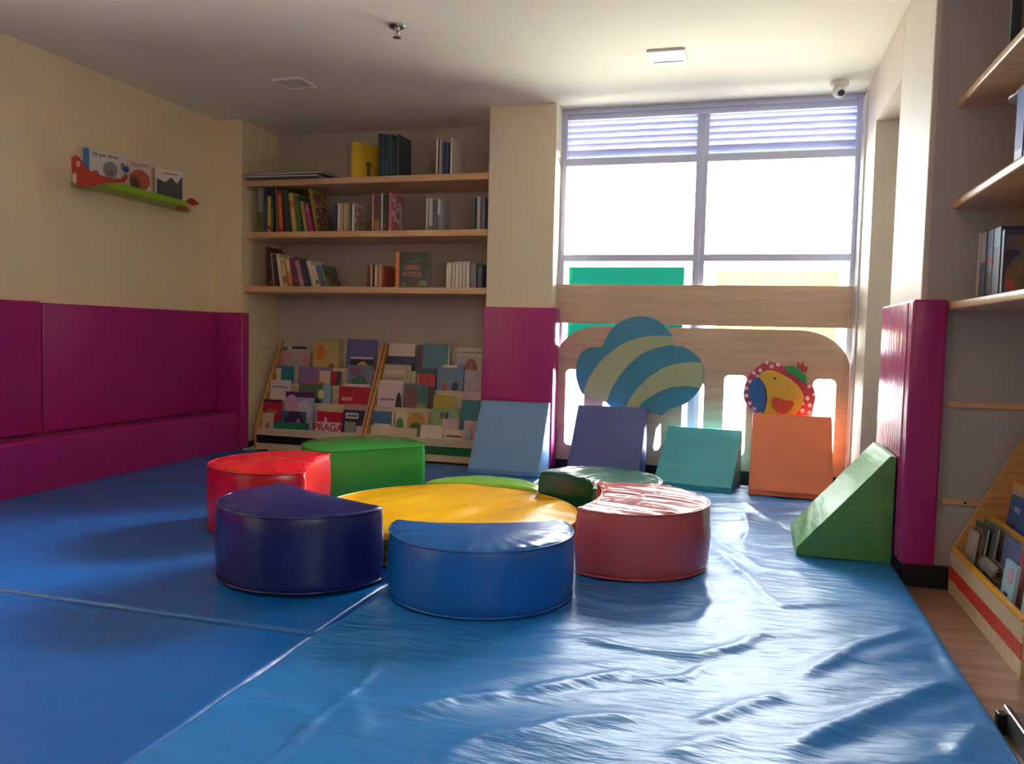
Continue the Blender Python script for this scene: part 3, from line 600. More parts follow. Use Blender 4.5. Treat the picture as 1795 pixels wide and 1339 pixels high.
# lowest shelf
o3 = lambda x: 450+x/10.56
q3 = lambda l, r, top, sh, *k: (o3(l), o3(r), 420+top/10.56, sh/10.56)+k
shelf_row([q3(172, 204, 132, 28, (120, 62, 46), 'tall brown'), q3(228, 284, 200, 42, (60, 44, 48), 'dark plum', [(.05, .2, (90, 110, 90))]), q3(302, 326, 240, 55, (170, 160, 130), 'thin sage grey'), q3(332, 410, 270, 62, (66, 46, 50), 'dark maroon'),
           q3(416, 490, 255, 82, (224, 208, 176), 'cream'), q3(498, 590, 320, 78, (216, 190, 130), 'cream and yellow patterned', [(.1, .35, (150, 130, 40)), (.7, .9, (210, 150, 150))]), q3(596, 680, 340, 80, (212, 136, 90), 'orange', [(.55, .95, (232, 200, 170))]),
           q3(690, 800, 330, 100, (110, 60, 104), 'purple', [(.1, .3, (170, 60, 60))]), q3(806, 900, 380, 110, (176, 130, 130), 'mauve pink'), q3(906, 1004, 368, 128, (40, 44, 80), 'navy', [(.1, .3, (80, 60, 110))]),
           q3(1008, 1045, 385, 128, (190, 160, 120), 'thin tan'), q3(1050, 1105, 385, 130, (226, 214, 196), 'ivory'), q3(1110, 1185, 470, 120, (222, 206, 190), 'short cream', [(.1, .3, (110, 120, 90))]), q3(1195, 1262, 475, 112, (96, 104, 130), 'short blue grey'),
           q3(1270, 1320, 468, 130, (96, 130, 124), 'grey green picture', None, PIC[0])],
          'leaning row, lowest alcove shelf', 'books leaning at the left of the lowest shelf', 1.262, Y=5.335, pyb=500)
shelf_row([(641, 644.3, 466, 0, (140, 84, 60), 'thin brown'), (645, 648, 466, 0, (110, 60, 44), 'thin dark brown'), (648.8, 652, 464, 0, (206, 196, 160), 'thin pale green'), (652.8, 655.6, 464, 0, (50, 44, 34), 'thin black'), (656.2, 660.8, 464, 0, (220, 206, 184), 'white'), (661.4, 664.4, 465, 0, (190, 140, 80), 'thin ochre'), (665, 667.4, 464, 0, (226, 206, 184), 'thin ivory'), (668, 671, 465, 0, (190, 96, 84), 'thin salmon')],
          'small middle bunch, lowest alcove shelf', 'small books in the middle of the lowest shelf', 1.262, Y=5.34, pyb=504)
# big forest book facing the room
a = at(693, 504, Y=5.33); b_ = at(752, 504, Y=5.33); tp = at(722, 441, Y=5.33); H = tp.z-1.262; W = b_.x-a.x
bk = thing('book', 'dark picture book with orange spine facing forward on the lowest alcove shelf', 'book', (a.x, 5.33, 1.262), (0, 0, 0))
DK = picture('forest_cover_print', [(40, 48, 46), (52, 62, 56), (72, 54, 62), (64, 80, 60)], 16, 12)
obj('cover', join(box((.03, 0, 0), (W, .003, H)), box((.012, .028, 0), (W, .031, H)), ), DK, bk)
obj('spine', box((0, -.002, 0), (.03, .031, H), .004), ink((226, 134, 66)), bk)['label'] = 'orange cloth spine'
obj('pages', box((.03, .003, .004), (W-.006, .028, H-.004)), PAPER, bk)
tx = ink((214, 140, 124))
cx = .03+(W-.03)*.43
obj('title', join(lettering('LIBRO', .048, Matrix.Translation((cx, -.001, H*.56)) @ XZ, sx=.95), lettering('BOSQUE', .048, Matrix.Translation((cx, -.001, H*.37)) @ XZ, sx=.75)), tx, bk)
obj('title', lettering('EL GRAN', .018, Matrix.Translation((cx, -.001, H*.72)) @ XZ), ink((150, 146, 140)), bk)
obj('cover_art', join(box((W*.7, -.0008, .01), (W*.93, 0, .05)), box((W*.2, -.0008, .01), (W*.32, 0, .03))), ink((130, 136, 92)), bk)
# rounded white board books
for k, (x0, x1, yt, c, wd_) in enumerate([(782, 791, 459, (226, 218, 204), 'white'), (792, 797.5, 458, (214, 206, 194), 'off-white'), (798.2, 803.5, 458, (228, 220, 206), 'white'), (804.2, 810, 457, (216, 208, 198), 'off-white'), (810.6, 816, 457, (208, 202, 194), 'pale grey'), (816.6, 822.5, 457, (222, 214, 204), 'white'), (824.5, 835, 461, (128, 134, 146), 'grey'), (837, 845, 463, (86, 96, 112), 'slate')]):
    a = at(x0, 505, Y=5.34); b = at(x1, 505, Y=5.34); tp = at(x0, yt, Y=5.34); h = tp.z-1.262; d = .17
    t = thing('board_book', '%s round-cornered board book, %s from left, lowest alcove shelf' % (wd_, ORD[k]), 'book', (a.x, 5.34, 1.262), group='round-cornered board books on the lowest shelf')
    r = .03
    poly = [(0, 0), (d, 0), (d, h)]+[(r-r*math.sin(q), h-r+r*math.cos(q)) for q in np.linspace(0, PI/2, 7)]
    obj('pages', prism(poly, (b.x-a.x)*.94, 'X', 0, .0012, 1), ink(c), t)

# ------------------------------------------------------------------ display racks in the alcove
LIPS = [(5.60, .655), (5.52, .528), (5.44, .394), (5.345, .205)]
def rack(x0, x1, stripe, label, yfun=None):
    t = thing('book_rack', label, 'book rack', ((x0+x1)/2, 5.5, .0), group='tiered picture book racks in the alcove')
    def rp(name, bm, m, smooth=False): return ppart(t, name, bm, m, smooth)
    side = [(5.31, .035), (5.71, .035), (5.71, .86), (5.665, .86), (5.31, .20)]
    for x in (x0, x1-.018): rp('side_panel', prism(side, .018, 'X', x, .003, 2), PINE)
    rp('back_panel', box((x0+.018, 5.69, .06), (x1-.018, 5.708, .84)), BIRCH)
    rp('front_board', box((x0+.018, 5.315, .035), (x1-.018, 5.33, .20), .003), BIRCH)
    rp('stripe', box((x0+.018, 5.3135, .085), (x1-.018, 5.316, .145)), stripe)
    for k, (y, z) in enumerate(LIPS):
        if k == 3: rp('tier_floor', box((x0+.018, 5.33, .05), (x1-.018, 5.42, .064)), BIRCH); continue
        zb = LIPS[k+1][1]-.05
        rp('tier_board', prism([(y, z), (y+.012, z), (y-.008+.012, zb-.1), (y-.008, zb-.1)], x1-x0-.036, 'X', x0+.018), BIRCH)
        rp('tier_floor', box((x0+.018, y+.012, z-.16), (x1-.018, y+.085, z-.15)), BIRCH)
    for x in (x0+.08, x1-.08):
        for y in (5.37, 5.65): rp('caster', lathe([(.018, -.012), (.018, .012)], 14, Matrix.Translation((x, y, .018)) @ Matrix.Rotation(PI/2, 4, 'Y')), BLACK)
    return t
rack(-3.545, -2.645, ink((16, 16, 24)), 'left tiered book rack with black stripe in the alcove')
rack(-2.635, -1.735, ink((24, 110, 60)), 'right tiered book rack with green stripe beside the column')
def ell(w, h, u0, v0, u1, v1):
    pts = [(w*min(1, max(0, (u0+u1)/2+(u1-u0)/2*math.cos(q))), h*min(1, max(.01, (v0+v1)/2+(v1-v0)/2*math.sin(q)))) for q in np.linspace(0, 2*PI, 24, endpoint=False)]
    return [p for i, p in enumerate(pts) if abs(p[0]-pts[i-1][0])+abs(p[1]-pts[i-1][1]) > 1e-5]
def face_book(label, group, x0, x1, zb, zt, y, th, rgb, lean=.16, art=(), pic=None, roll=0):
    w = x1-x0; h = (zt-zb)/math.cos(lean)
    b = thing('picture_book', label, 'book', (x0, y, zb), (-lean, roll, 0), group)
    m = ink(rgb, .35)
    obj('cover', join(box((0, 0, 0), (w, .002, h)), box((0, th-.002, 0), (w, th, h)), box((0, .002, 0), (.002, th-.002, h))), m, b)
    obj('pages', box((.002, .002, .003), (w-.003, th-.002, h-.003)), PAPER, b)
    if pic is not None: obj('cover_picture', box((w*.06, -.0005, h*.06), (w*.94, .0005, h*.94)), pic, b)
    for (kind, u0, v0, u1, v1, c) in art:
        if kind == 'r': bm = box((w*u0, -.0012, h*v0), (w*u1, -.0002, h*v1))
        elif kind == 'e':
            bm = prism(ell(w, h, u0, v0, u1, v1), .0012, 'Y', -.0014)
        else: bm = lettering(kind[1:], h*(v1-v0), Matrix.Translation((w*(u0+u1)/2, -.0012, h*(v0+v1)/2)) @ XZ, .0004)
        obj('title' if kind[0] in 'rt' else 'cover_art', bm, ink(c), b)
    return b
GR = ['books in the first tier from the top', 'books in the second tier', 'books in the third tier', 'books in the lowest tier']
TIERB = [(5.615, .51), (5.535, .38), (5.455, .245), (5.352, .07)]
def rk(side, tier, order, px0, px1, ptop, rgb, label, art=(), pic=None, lean=.115):
    y, zb = TIERB[tier]; y += order*.0105; zb += .003
    a = at(px0, ptop, Y=y+.05); b = at(px1, ptop, Y=y+.05)
    lim = (-3.52, -2.67) if side == 'L' else (-2.61, -1.76)
    x0 = max(a.x, lim[0]); x1 = min(b.x, lim[1])
    face_book(label, '%s of the %s rack' % (GR[tier], 'left' if side == 'L' else 'right'), x0, x1, zb, a.z, y, .007, rgb, lean, art, pic)
c4 = lambda x: 430+x/5.357
d4 = lambda y: 570+y/5.357
c5 = lambda x: 640+x/5.357
def LK(tier, order, x0, x1, yt, *k, **kw): rk('L', tier, order, c4(x0), c4(x1), d4(yt), *k, **kw)
def RK(tier, order, x0, x1, yt, *k, **kw): rk('R', tier, order, c5(x0), c5(x1), d4(yt), *k, **kw)
top = 'in left rack, top tier'
LK(0, 0, 285, 625, 240, (206, 150, 150), 'pale pink picture book with red blob '+top, [('e', .1, .0, .9, .45, (200, 60, 60)), ('e', .2, .35, .8, .95, (190, 170, 160))])
LK(0, 1, 290, 590, 180, (205, 195, 170), 'cream book with dark heading behind the pink one '+top, [('r', .4, .9, .98, .97, (50, 46, 50)), ('r', .0, .85, .2, .95, (90, 120, 80))])
LK(0, 2, 310, 550, 128, (196, 180, 150), 'tan book standing hindmost at the left '+top)
LK(0, 0, 655, 890, 140, (196, 172, 110), 'mustard cover with orange round picture '+top, [('e', .1, .55, .45, .9, (214, 130, 50)), ('e', .6, .1, .9, .5, (150, 110, 80))])
LK(0, 1, 680, 915, 130, (170, 150, 116), 'beige book behind the mustard one '+top)
LK(0, 0, 1000, 1215, 290, (34, 38, 60), 'dark night cover with yellow moon '+top, [('e', .25, .1, .85, .85, (222, 180, 90)), ('r', .0, .92, 1, .99, (220, 216, 206))])
LK(0, 1, 965, 1240, 130, (98, 94, 150), 'plain violet book at the right '+top)
sec = 'in left rack, second tier'
LK(1, 0, 240, 350, 395, (228, 206, 190), 'small white card with rounded figure '+sec, [('e', .1, .2, .9, 1., (236, 200, 180)), ('r', .0, .0, .12, .8, (120, 60, 50))])
LK(1, 1, 250, 465, 375, (42, 122, 132), 'teal book at the left '+sec)
LK(1, 0, 512, 822, 385, (150, 120, 160), 'lilac and orange sunset cover '+sec, [('e', .3, .1, 1., .6, (222, 104, 50)), ('r', .65, .55, .98, .9, (214, 190, 150))])
LK(1, 0, 830, 910, 432, (190, 34, 50), 'narrow red and green book '+sec, [('r', .6, .0, 1, 1, (60, 90, 60))])
LK(1, 0, 975, 1205, 370, (120, 130, 150), 'grey-blue cover with green scene '+sec, [('e', .15, .2, .85, .75, (60, 110, 90)), ('r', .1, .8, .5, .92, (150, 80, 100))])
thr = 'in left rack, third tier'
LK(2, 0, 200, 440, 505, (222, 206, 196), 'white cover with brown animal '+thr, [('e', .25, .05, .62, .45, (100, 60, 46)), ('r', .1, .8, .85, .84, (150, 130, 130))])
LK(2, 1, 515, 820, 540, (96, 120, 84), 'green cover with dark figure and pale blue strip '+thr, [('r', .75, 0, 1, 1, (150, 180, 205)), ('e', .45, .0, .75, .6, (44, 66, 50)), ('e', .6, .6, .8, .85, (226, 220, 130))])
LK(2, 0, 895, 1185, 570, (190, 32, 48), 'red cover with orange hill and pale heading '+thr, [('e', .4, -.1, 1., .5, (206, 130, 60)), ('r', .1, .62, .45, .72, (230, 150, 130))])
LK(2, 1, 935, 1180, 545, (230, 214, 190), 'cream book behind the red cover '+thr)
low = 'in left rack, lowest tier'
LK(3, 0, 105, 285, 812, (212, 186, 150), 'beige cover with small brown figure '+low, [('e', .4, .35, .65, .7, (150, 110, 80))])
LK(3, 1, 145, 352, 690, (186, 28, 60), 'crimson book with navy top at the left '+low, [('r', 0, .95, 1, 1, (40, 40, 90)), ('r', .2, .68, .8, .78, (150, 130, 80))])
LK(3, 2, 385, 652, 620, (160, 170, 190), 'tall pale cover with violet heading '+low, [('r', .0, .9, 1, 1, (90, 40, 90)), ('e', .0, .5, .45, .95, (210, 160, 180)), ('e', .4, .5, .95, .85, (196, 190, 200))])
LK(3, 1, 360, 585, 800, (60, 110, 130), 'teal cover with dark violet bloom '+low, [('e', .1, .25, .95, 1., (70, 34, 80)), ('e', .25, .4, .5, .7, (210, 90, 60)), ('e', .6, .5, .8, .8, (210, 190, 200))])
LK(3, 0, 292, 610, 900, (26, 128, 100), 'emerald green book lying low '+low, [('tCUENTOS', .35, .35, .85, .65, (120, 180, 150))])
LK(3, 1, 690, 925, 805, (196, 24, 52), 'bright red cover with white point '+low, [('e', .28, .45, .42, .85, (230, 180, 180))])
LK(3, 0, 680, 915, 900, (230, 200, 196), 'white card with red lettering in front of the red cover '+low, [('tPRAGA', .08, .58, .92, .98, (170, 30, 40))])
LK(3, 1, 930, 1145, 790, (34, 42, 76), 'navy cover with white name plate '+low, [('r', .13, .78, .73, .93, (210, 210, 216)), ('r', .2, .83, .68, .88, (50, 60, 80)), ('e', .1, .2, .5, .6, (90, 100, 120))])
LK(3, 2, 935, 1150, 735, (200, 150, 140), 'pink-edged book hindmost '+low)
LK(3, 0, 950, 1050, 900, (150, 156, 140), 'small grey green card '+low); LK(3, 0, 1058, 1120, 940, (216, 190, 190), 'tiny pink card at the right end '+low)
top = 'in right rack, top tier'
RK(0, 0, 165, 480, 285, (40, 52, 92), 'navy cover with coral shape '+top, [('e', .2, .0, .6, .75, (200, 90, 84))])
RK(0, 1, 215, 480, 168, (226, 206, 186), 'plain cream book '+top)
RK(0, 1, 498, 560, 185, (60, 50, 100), 'narrow violet book with pink edge '+top, [('r', .5, 0, 1, 1, (130, 40, 90))])
RK(0, 0, 555, 805, 172, (70, 130, 150), 'blue sea cover with green shore '+top, [('r', 0, 0, 1, .35, (50, 120, 100)), ('e', .2, .1, .5, .4, (210, 180, 110)), ('r', .95, 0, 1, 1, (220, 214, 196))])
RK(0, 1, 880, 1118, 205, (222, 206, 186), 'cream book with grey lines '+top, [('r', .08, .86, .95, .9, (170, 160, 150)), ('r', .08, .78, .8, .81, (170, 160, 150))])
RK(0, 0, 850, 1140, 290, (196, 190, 196), 'pale cover with brown round portrait '+top, [('e', .35, .3, .75, .95, (170, 104, 74)), ('e', .45, .4, .65, .8, (214, 150, 110))])
sec = 'in right rack, second tier'
RK(1, 0, 120, 380, 450, (190, 166, 140), 'stacked tan pamphlet '+sec, [('r', .1, .85, .9, .9, (150, 130, 110))])
RK(1, 1, 150, 405, 415, (214, 196, 170), 'stacked cream pamphlet '+sec)
RK(1, 2, 185, 440, 365, (200, 178, 156), 'stacked beige pamphlet, hindmost '+sec)
RK(1, 1, 500, 670, 455, (198, 44, 52), 'red book with orange edge '+sec, [('r', 0, 0, .12, 1, (214, 120, 60))])
RK(1, 2, 490, 690, 400, (46, 76, 96), 'dark teal book behind the red one '+sec)
RK(1, 0, 690, 935, 370, (104, 136, 170), 'blue cover with two children in pink '+sec, [('e', .02, .0, .7, .48, (214, 110, 120)), ('e', .2, .42, .4, .62, (150, 90, 70)), ('e', .58, .4, .8, .62, (60, 50, 56)), ('r', .2, .94, .75, 1, (220, 214, 206))])
RK(1, 0, 945, 1130, 420, (190, 170, 180), 'pale mauve cover with blue corner '+sec, [('e', .05, .1, .5, .5, (120, 140, 170))])
thr = 'in right rack, third tier'
RK(2, 0, 115, 360, 540, (220, 196, 190), 'pale cover with yellow flower and dark figure '+thr, [('e', .4, .0, .75, .4, (226, 176, 50)), ('e', .75, .1, 1., .8, (60, 34, 56)), ('r', .1, .6, .7, .65, (150, 120, 140)), ('e', .05, .0, .35, .2, (70, 70, 50))])
RK(2, 1, 110, 370, 515, (226, 214, 196), 'white edged book behind the flower cover '+thr)
RK(2, 0, 380, 605, 545, (96, 110, 120), 'brown hat and green leaves cover '+thr, [('e', .0, .35, .6, .95, (130, 84, 70)), ('e', .5, .0, .95, .6, (150, 160, 80)), ('e', .6, .5, .95, .95, (50, 120, 100))])
RK(2, 0, 655, 850, 655, (226, 214, 190), 'cream card with olive band and small animal '+thr, [('r', 0, .62, 1, 1, (176, 160, 50)), ('e', .55, .1, .9, .4, (60, 56, 44))])
RK(2, 1, 610, 660, 575, (70, 50, 60), 'narrow dark plum book '+thr)
RK(2, 0, 930, 1100, 620, (214, 176, 186), 'white card with pink figures '+thr, [('e', .1, .3, .4, .8, (150, 80, 100)), ('e', .5, .3, .9, .8, (200, 130, 140))])
low = 'in right rack, lowest tier'
RK(3, 1, 70, 285, 800, (60, 110, 140), 'blue cover with white band '+low, [('r', .12, .62, .85, .69, (220, 220, 214)), ('r', .05, .3, .9, .55, (50, 70, 70)), ('r', .9, 0, 1, 1, (220, 200, 180))])
RK(3, 0, 48, 300, 930, (222, 196, 172), 'wide cream card at the left '+low, [('r', .1, .6, .7, .64, (180, 150, 130)), ('e', .75, .1, .95, .5, (190, 130, 110))])
RK(3, 2, 295, 420, 810, (220, 206, 180), 'cream cover with green tree '+low, [('e', .1, .5, .65, .85, (50, 130, 60))])
RK(3, 1, 405, 605, 805, (196, 172, 110), 'golden arch and green field cover '+low, [('e', .05, .5, .85, .98, (190, 140, 60)), ('e', .1, .3, .8, .75, (110, 150, 90)), ('e', .6, .25, .95, .5, (150, 70, 70))])
RK(3, 0, 300, 500, 955, (216, 186, 160), 'pinkish cream card '+low, [('r', .1, .1, .9, .18, (180, 130, 110))])
RK(3, 0, 535, 735, 930, (226, 210, 190), 'white card with red base '+low, [('r', .02, .02, .85, .22, (196, 50, 50)), ('e', .25, .3, .55, .6, (200, 120, 90))])
RK(3, 2, 640, 890, 770, (140, 168, 116), 'light green cover with dark bird '+low, [('e', .3, .75, .45, .92, (70, 120, 60)), ('e', .48, .75, .62, .92, (60, 70, 70))])
RK(3, 1, 735, 895, 875, (222, 180, 186), 'pale pink card '+low, [('r', .1, .5, .9, .55, (170, 100, 110))])
RK(3, 0, 760, 935, 970, (226, 206, 184), 'cream card with dark scribble at the right '+low, [('r', .1, .72, .9, .78, (90, 70, 60))])
RK(3, 2, 910, 1085, 700, (24, 122, 132), 'plain teal book behind the pale blue wedge '+low)
RK(3, 1, 940, 1060, 890, (206, 170, 180), 'lilac card beside the teal book '+low, [('e', .3, .4, .7, .8, (160, 120, 100))])
RK(3, 0, 950, 1010, 980, (170, 170, 176), 'small grey card at the right end '+low)

# ------------------------------------------------------------------ animal ledge on the left wall with three books
def YZ(px, py, X): p = at(px, py, X=X); return (p.y, p.z)
ledge = thing('picture_ledge', 'green animal-shaped picture ledge with red head on the left wall', 'ledge', (LX, 4.35, 1.76))
def lp(name, bm, m, smooth=False): return ppart(ledge, name, bm, m, smooth)
LG = mat('lime_green_paint', (150, 190, 40), .35); LR = mat('brick_red_paint', (190, 58, 34), .45); LY = mat('peach_paint', (250, 196, 172), .5)
XF = -3.662
lp('plank', prism([(LX, 3.89), (XF, 3.91), (XF, 4.68), (-3.76, 4.86), (LX, 4.93)], .02, 'Z', 1.757, .003), LG)
lp('front_lip', prism([(3.98, 1.757), (4.68, 1.757), (4.68, 1.79), (3.98, 1.802)], .012, 'X', XF-.004, .002), LG)
hd = [(128, 276), (134, 272), (141, 277), (148, 288), (156, 298), (168, 303), (180, 308), (196, 313), (214, 313), (221, 305), (225, 311), (218, 320), (200, 320), (180, 321), (160, 326), (146, 328), (134, 321), (129, 300)]
hd = [YZ(a, b, XF+.01) for a, b in hd]
h_ = lp('animal_head', prism(hd, .014, 'X', XF-.004, .002), LR); h_['label'] = 'brick red animal head'
for (px, py, ry, rz) in [(137, 287, .014, .017), (131, 312, .014, .03)]:
    y, z = YZ(px, py, XF+.011); bm = prism([(y+ry*math.cos(t), z+rz*math.sin(t)) for t in np.linspace(0, 2*PI, 16, endpoint=False)], .003, 'X', XF+.0095)
    o = obj('spot', bm, LY, h_)
y, z = YZ(221, 297, XF)
tl = lp('lollipop', tube([(XF, y, z), (XF, y, 1.775)], .004, 8), LY)
o = obj('ball', lathe([(.001, -.02), (.012, -.016), (.02, 0), (.012, .016), (.001, .02)], 16, Matrix.Translation((XF, y, z))), ink((44, 96, 170)), tl, True)
lp('tail', prism([YZ(a, b, -3.76) for a, b in [(326, 353), (333, 347), (341, 350), (349, 358), (338, 360)]], .012, 'X', -3.766, .002), LR)
lp('foot', prism([YZ(a, b, -3.72) for a, b in [(314, 362), (326, 362), (326, 367.5), (314, 367.5)]], .03, 'X', -3.74, .002), LR)
def wall_book(label, px0, px1, pyt, X, rgb, art, th=.012, spine=None):
    ph = math.radians(28); p = at(px0, pyt, X=X)                 # the books stand turned a little towards the room
    dr = R.T @ np.array([(px1-897.5)/FPX, (pyt+10-669.5)/FPX, 1]); nn = np.array([math.cos(ph), -math.sin(ph), 0])
    q = CAM+dr*(nn @ (np.array(p)-CAM))/(nn @ dr); w = math.hypot(q[0]-p.x, q[1]-p.y); zb = 1.7785; h = p.z-zb
    b = thing('picture_book', label, 'book', (X, p.y, zb), (0, 0, -ph), 'picture books on the animal ledge')
    obj('cover', join(box((-th, 0, 0), (-th+.002, w, h)), box((-.002, 0, 0), (0, w, h)), box((-th+.002, 0, 0), (-.002, .002, h))), ink(rgb), b)
    obj('pages', box((-th+.002, .002, .003), (-.002, w-.003, h-.003)), PAPER, b)
    for (kind, u0, v0, u1, v1, c) in art:
        if kind == 'r': bm = box((.0002, w*u0, h*v0), (.0012, w*u1, h*v1))
        elif kind == 'e': bm = prism([(w*(u0+u1)/2+w*(u1-u0)/2*math.cos(q), h*(v0+v1)/2+h*(v1-v0)/2*math.sin(q)) for q in np.linspace(0, 2*PI, 20, endpoint=False)], .001, 'X', .0003)
        elif kind == 'p': bm = prism([(w*a_, h*b_) for a_, b_ in u0], .001, 'X', .0004)
        else: bm = lettering(kind[1:], h*(v1-v0), Matrix.Translation((.0013, w*(u0+u1)/2, h*(v0+v1)/2)) @ Matrix.Rotation(PI/2, 4, 'Z') @ XZ, .0004)
        obj('title' if kind[0] == 't' else 'cover_art', bm, ink(c), b)
    return b
wb_ = wall_book('large white picture book with blue spine edge on the green ledge', 146, 222, 258, -3.80, (206, 198, 190),
          [('r', .0, .0, .13, 1, (44, 110, 160)), ('tDi por favor', .18, .79, .84, .93, (40, 34, 30)), ('e', .44, .25, .78, .72, (140, 132, 130)), ('e', .5, .3, .7, .55, (190, 120, 96)), ('r', .55, .06, .72, .24, (150, 40, 60)), ('e', .2, .2, .35, .42, (150, 90, 90)), ('r', .86, .55, .96, .74, (150, 110, 84)), ('e', .6, .32, .68, .5, (160, 70, 50))])
wall_book('small white book with red elephant shape in the middle of the green ledge', 224, 265, 277, -3.79, (214, 190, 178), [('e', .05, .12, .95, .72, (176, 72, 44)), ('e', .1, .05, .5, .5, (120, 80, 70)), ('r', .42, .02, .55, .3, (60, 46, 50)), ('tDe la selva', .1, .8, .95, .92, (150, 90, 70))])
wall_book('small white book with black hills and yellow house on the green ledge', 272, 322, 294, -3.79, (222, 214, 204), [('p', [(.05, .06), (.95, .06), (.95, .85), (.75, .6), (.55, .78), (.35, .6), (.05, .68)], 0, 0, 0, (50, 54, 58)), ('r', .45, .2, .92, .48, (206, 176, 100)), ('r', .52, .28, .63, .42, (150, 90, 40)), ('r', .74, .28, .85, .42, (150, 90, 40)), ('e', .2, .06, .5, .3, (170, 170, 160)), ('r', .05, .02, .95, .1, (70, 90, 50)), ('r', .25, .86, .8, .9, (200, 110, 90))])

# ------------------------------------------------------------------ right alcove: shelves, books, rack
for zt, nm in ((1.872, 'topmost'), (1.493, 'middle'), (1.111, 'lowest')):
    tag(obj('wall_shelf', box((.735, .9, zt-.03), (1.118, 3.449, zt), .007, 3), BEECHY, None, True), 'beech shelf in the right alcove, %s of three' % nm, 'shelf')
for z, nm in ((.722, 'higher'), (.345, 'lower')):
    t = thing('wall_batten', 'thin wooden batten on the right alcove wall, %s of two' % nm, 'batten', (.93, 3.445, z))
    ppart(t, 'strip', box((.755, 3.437, z-.012), (1.118, 3.449, z+.012), .002), BEECH)
    if nm == 'lower': ppart(t, 'screw', lathe([(.005, 0), (.005, .003), (.001, .003)], 10, Matrix.Translation((.835, 3.437, z)) @ Matrix.Rotation(PI/2, 4, 'X')), BLACK)
def side_book(label, group, px0, px1, pyt, X, zb, rgb, dep=.18, band=None, cover=None, zt=None):
    """spine facing -X, standing along Y"""
    a = at(px0, 500, X=X).y; b = at(px1, 500, X=X).y; zt = zt or at(px0, pyt, X=X).z
    t_ = abs(a-b)*.95
    return spine_book(label, group, (X, max(a, b), zb), t_, dep, zt-zb, rgb, 0, -PI/2, band, cover)
gq = 'books on the lowest right alcove shelf'
side_book('thin white book, farthest on the lowest right alcove shelf', gq, 1711, 1714, 412, .815, 1.1112, (214, 212, 208))
side_book('pale and blue spined book on the lowest right alcove shelf', gq, 1716, 1725.5, 410, .815, 1.1112, (96, 110, 140), band=[(.55, .98, (190, 180, 176)), (.05, .15, (80, 130, 110))])
side_book('sky blue spined book on the lowest right alcove shelf', gq, 1727, 1737, 408, .815, 1.1112, (92, 116, 156), band=[(.0, .4, (70, 56, 66)), (.5, .6, (160, 70, 70))])
side_book('dark navy book with blue top on the lowest right alcove shelf', gq, 1738, 1750, 404, .815, 1.1112, (36, 40, 84), band=[(.72, 1, (58, 110, 140)), (.0, .12, (120, 80, 80))])
spine_book('large picture book with dark crowd cover on the lowest right alcove shelf', gq, (.815, 3.085, 1.1112), .024, .26, .226, (70, 66, 90), 0, -PI/2, None, picture('crowd_cover_print', [(60, 60, 92), (96, 96, 110), (120, 104, 84), (170, 90, 80)], 14, 21))
gq = 'books on the middle right alcove shelf'
side_book('royal blue book on the middle right alcove shelf', gq, 1764, 1778, 200, .815, 1.4932, (44, 70, 150), band=[(.2, .3, (150, 160, 190))], zt=1.775)
side_book('paler blue book on the middle right alcove shelf', gq, 1780, 1794, 204, .815, 1.4932, (64, 84, 140), zt=1.775)
t = thing('plastic_basin', 'upturned white plastic basin on the blue books, right alcove', 'basin', (.932, 3.1, 1.7752))
obj('bowl', lathe([(.10, 0), (.108, .003), (.104, .008), (.092, .03), (.08, .043), (.06, .05), (.001, .052)], 32), WHITE, t, True)
obj('rim', lathe([(.1, 0), (.116, .001), (.117, .006), (.104, .008)], 32), WHITE, t, True)
t = thing('photo_frame', 'dark framed picture standing on the topmost right alcove shelf', 'frame', (.80, 3.07, 1.8722), (0, 0, 0))
obj('frame', join(box((0, 0, 0), (.24, .02, .03)), box((0, 0, .27), (.24, .02, .3)), box((0, 0, .03), (.03, .02, .27)), box((.21, 0, .03), (.24, .02, .27))), ink((40, 48, 56)), t)
obj('print', box((.03, .006, .03), (.21, .014, .27)), ink((150, 146, 120)), t)
# right rack, facing the room (-X)
rr = thing('book_rack', 'tiered book rack with red stripe along the right alcove floor', 'book rack', (.95, 3.0, 0))
def rp(name, bm, m, smooth=False): return ppart(rr, name, bm, m, smooth)
def yz_side(y, m): return rp('side_panel', prism([(.80, .0), (1.1, .0), (1.1, .72), (1.06, .72), (.80, .185)], .018, 'Y', y, .003), m)
yz_side(3.405, PINE); yz_side(2.555, mat('pale_green_grey_panel', (206, 208, 190), .45))
rp('front_board', box((.79, 2.573, 0), (.803, 3.423, .168), .002), BIRCHY)
rp('stripe', box((.7885, 2.573, .056), (.791, 3.423, .105)), ink((206, 60, 44)))['label'] = 'red stripe'
rp('edge_strip', box((.786, 2.573, .165), (.806, 3.423, .177), .003), mat('orange_yellow_edging', (236, 172, 52), .25))['label'] = 'orange yellow top edge'
for k, (x, z) in enumerate(((.918, .30), (.985, .44), (1.06, .58))):
    rp('tier_board', prism([(x, z), (x+.012, z), (x+.004, z-.26), (x-.008, z-.26)], .832, 'Y', 2.573), BIRCHY)
    rp('edge_strip', box((x-.002, 2.573, z-.002), (x+.014, 3.405, z+.008), .003), mat('orange_yellow_edging', (236, 172, 52), .25))
    rp('tier_floor', box((x+.006, 2.573, z-.14), (x+.062 if k < 2 else 1.09, 3.405, z-.13)), BIRCHY)
rp('tier_floor', box((.803, 2.573, .03), (.908, 3.405, .04)), BIRCHY)
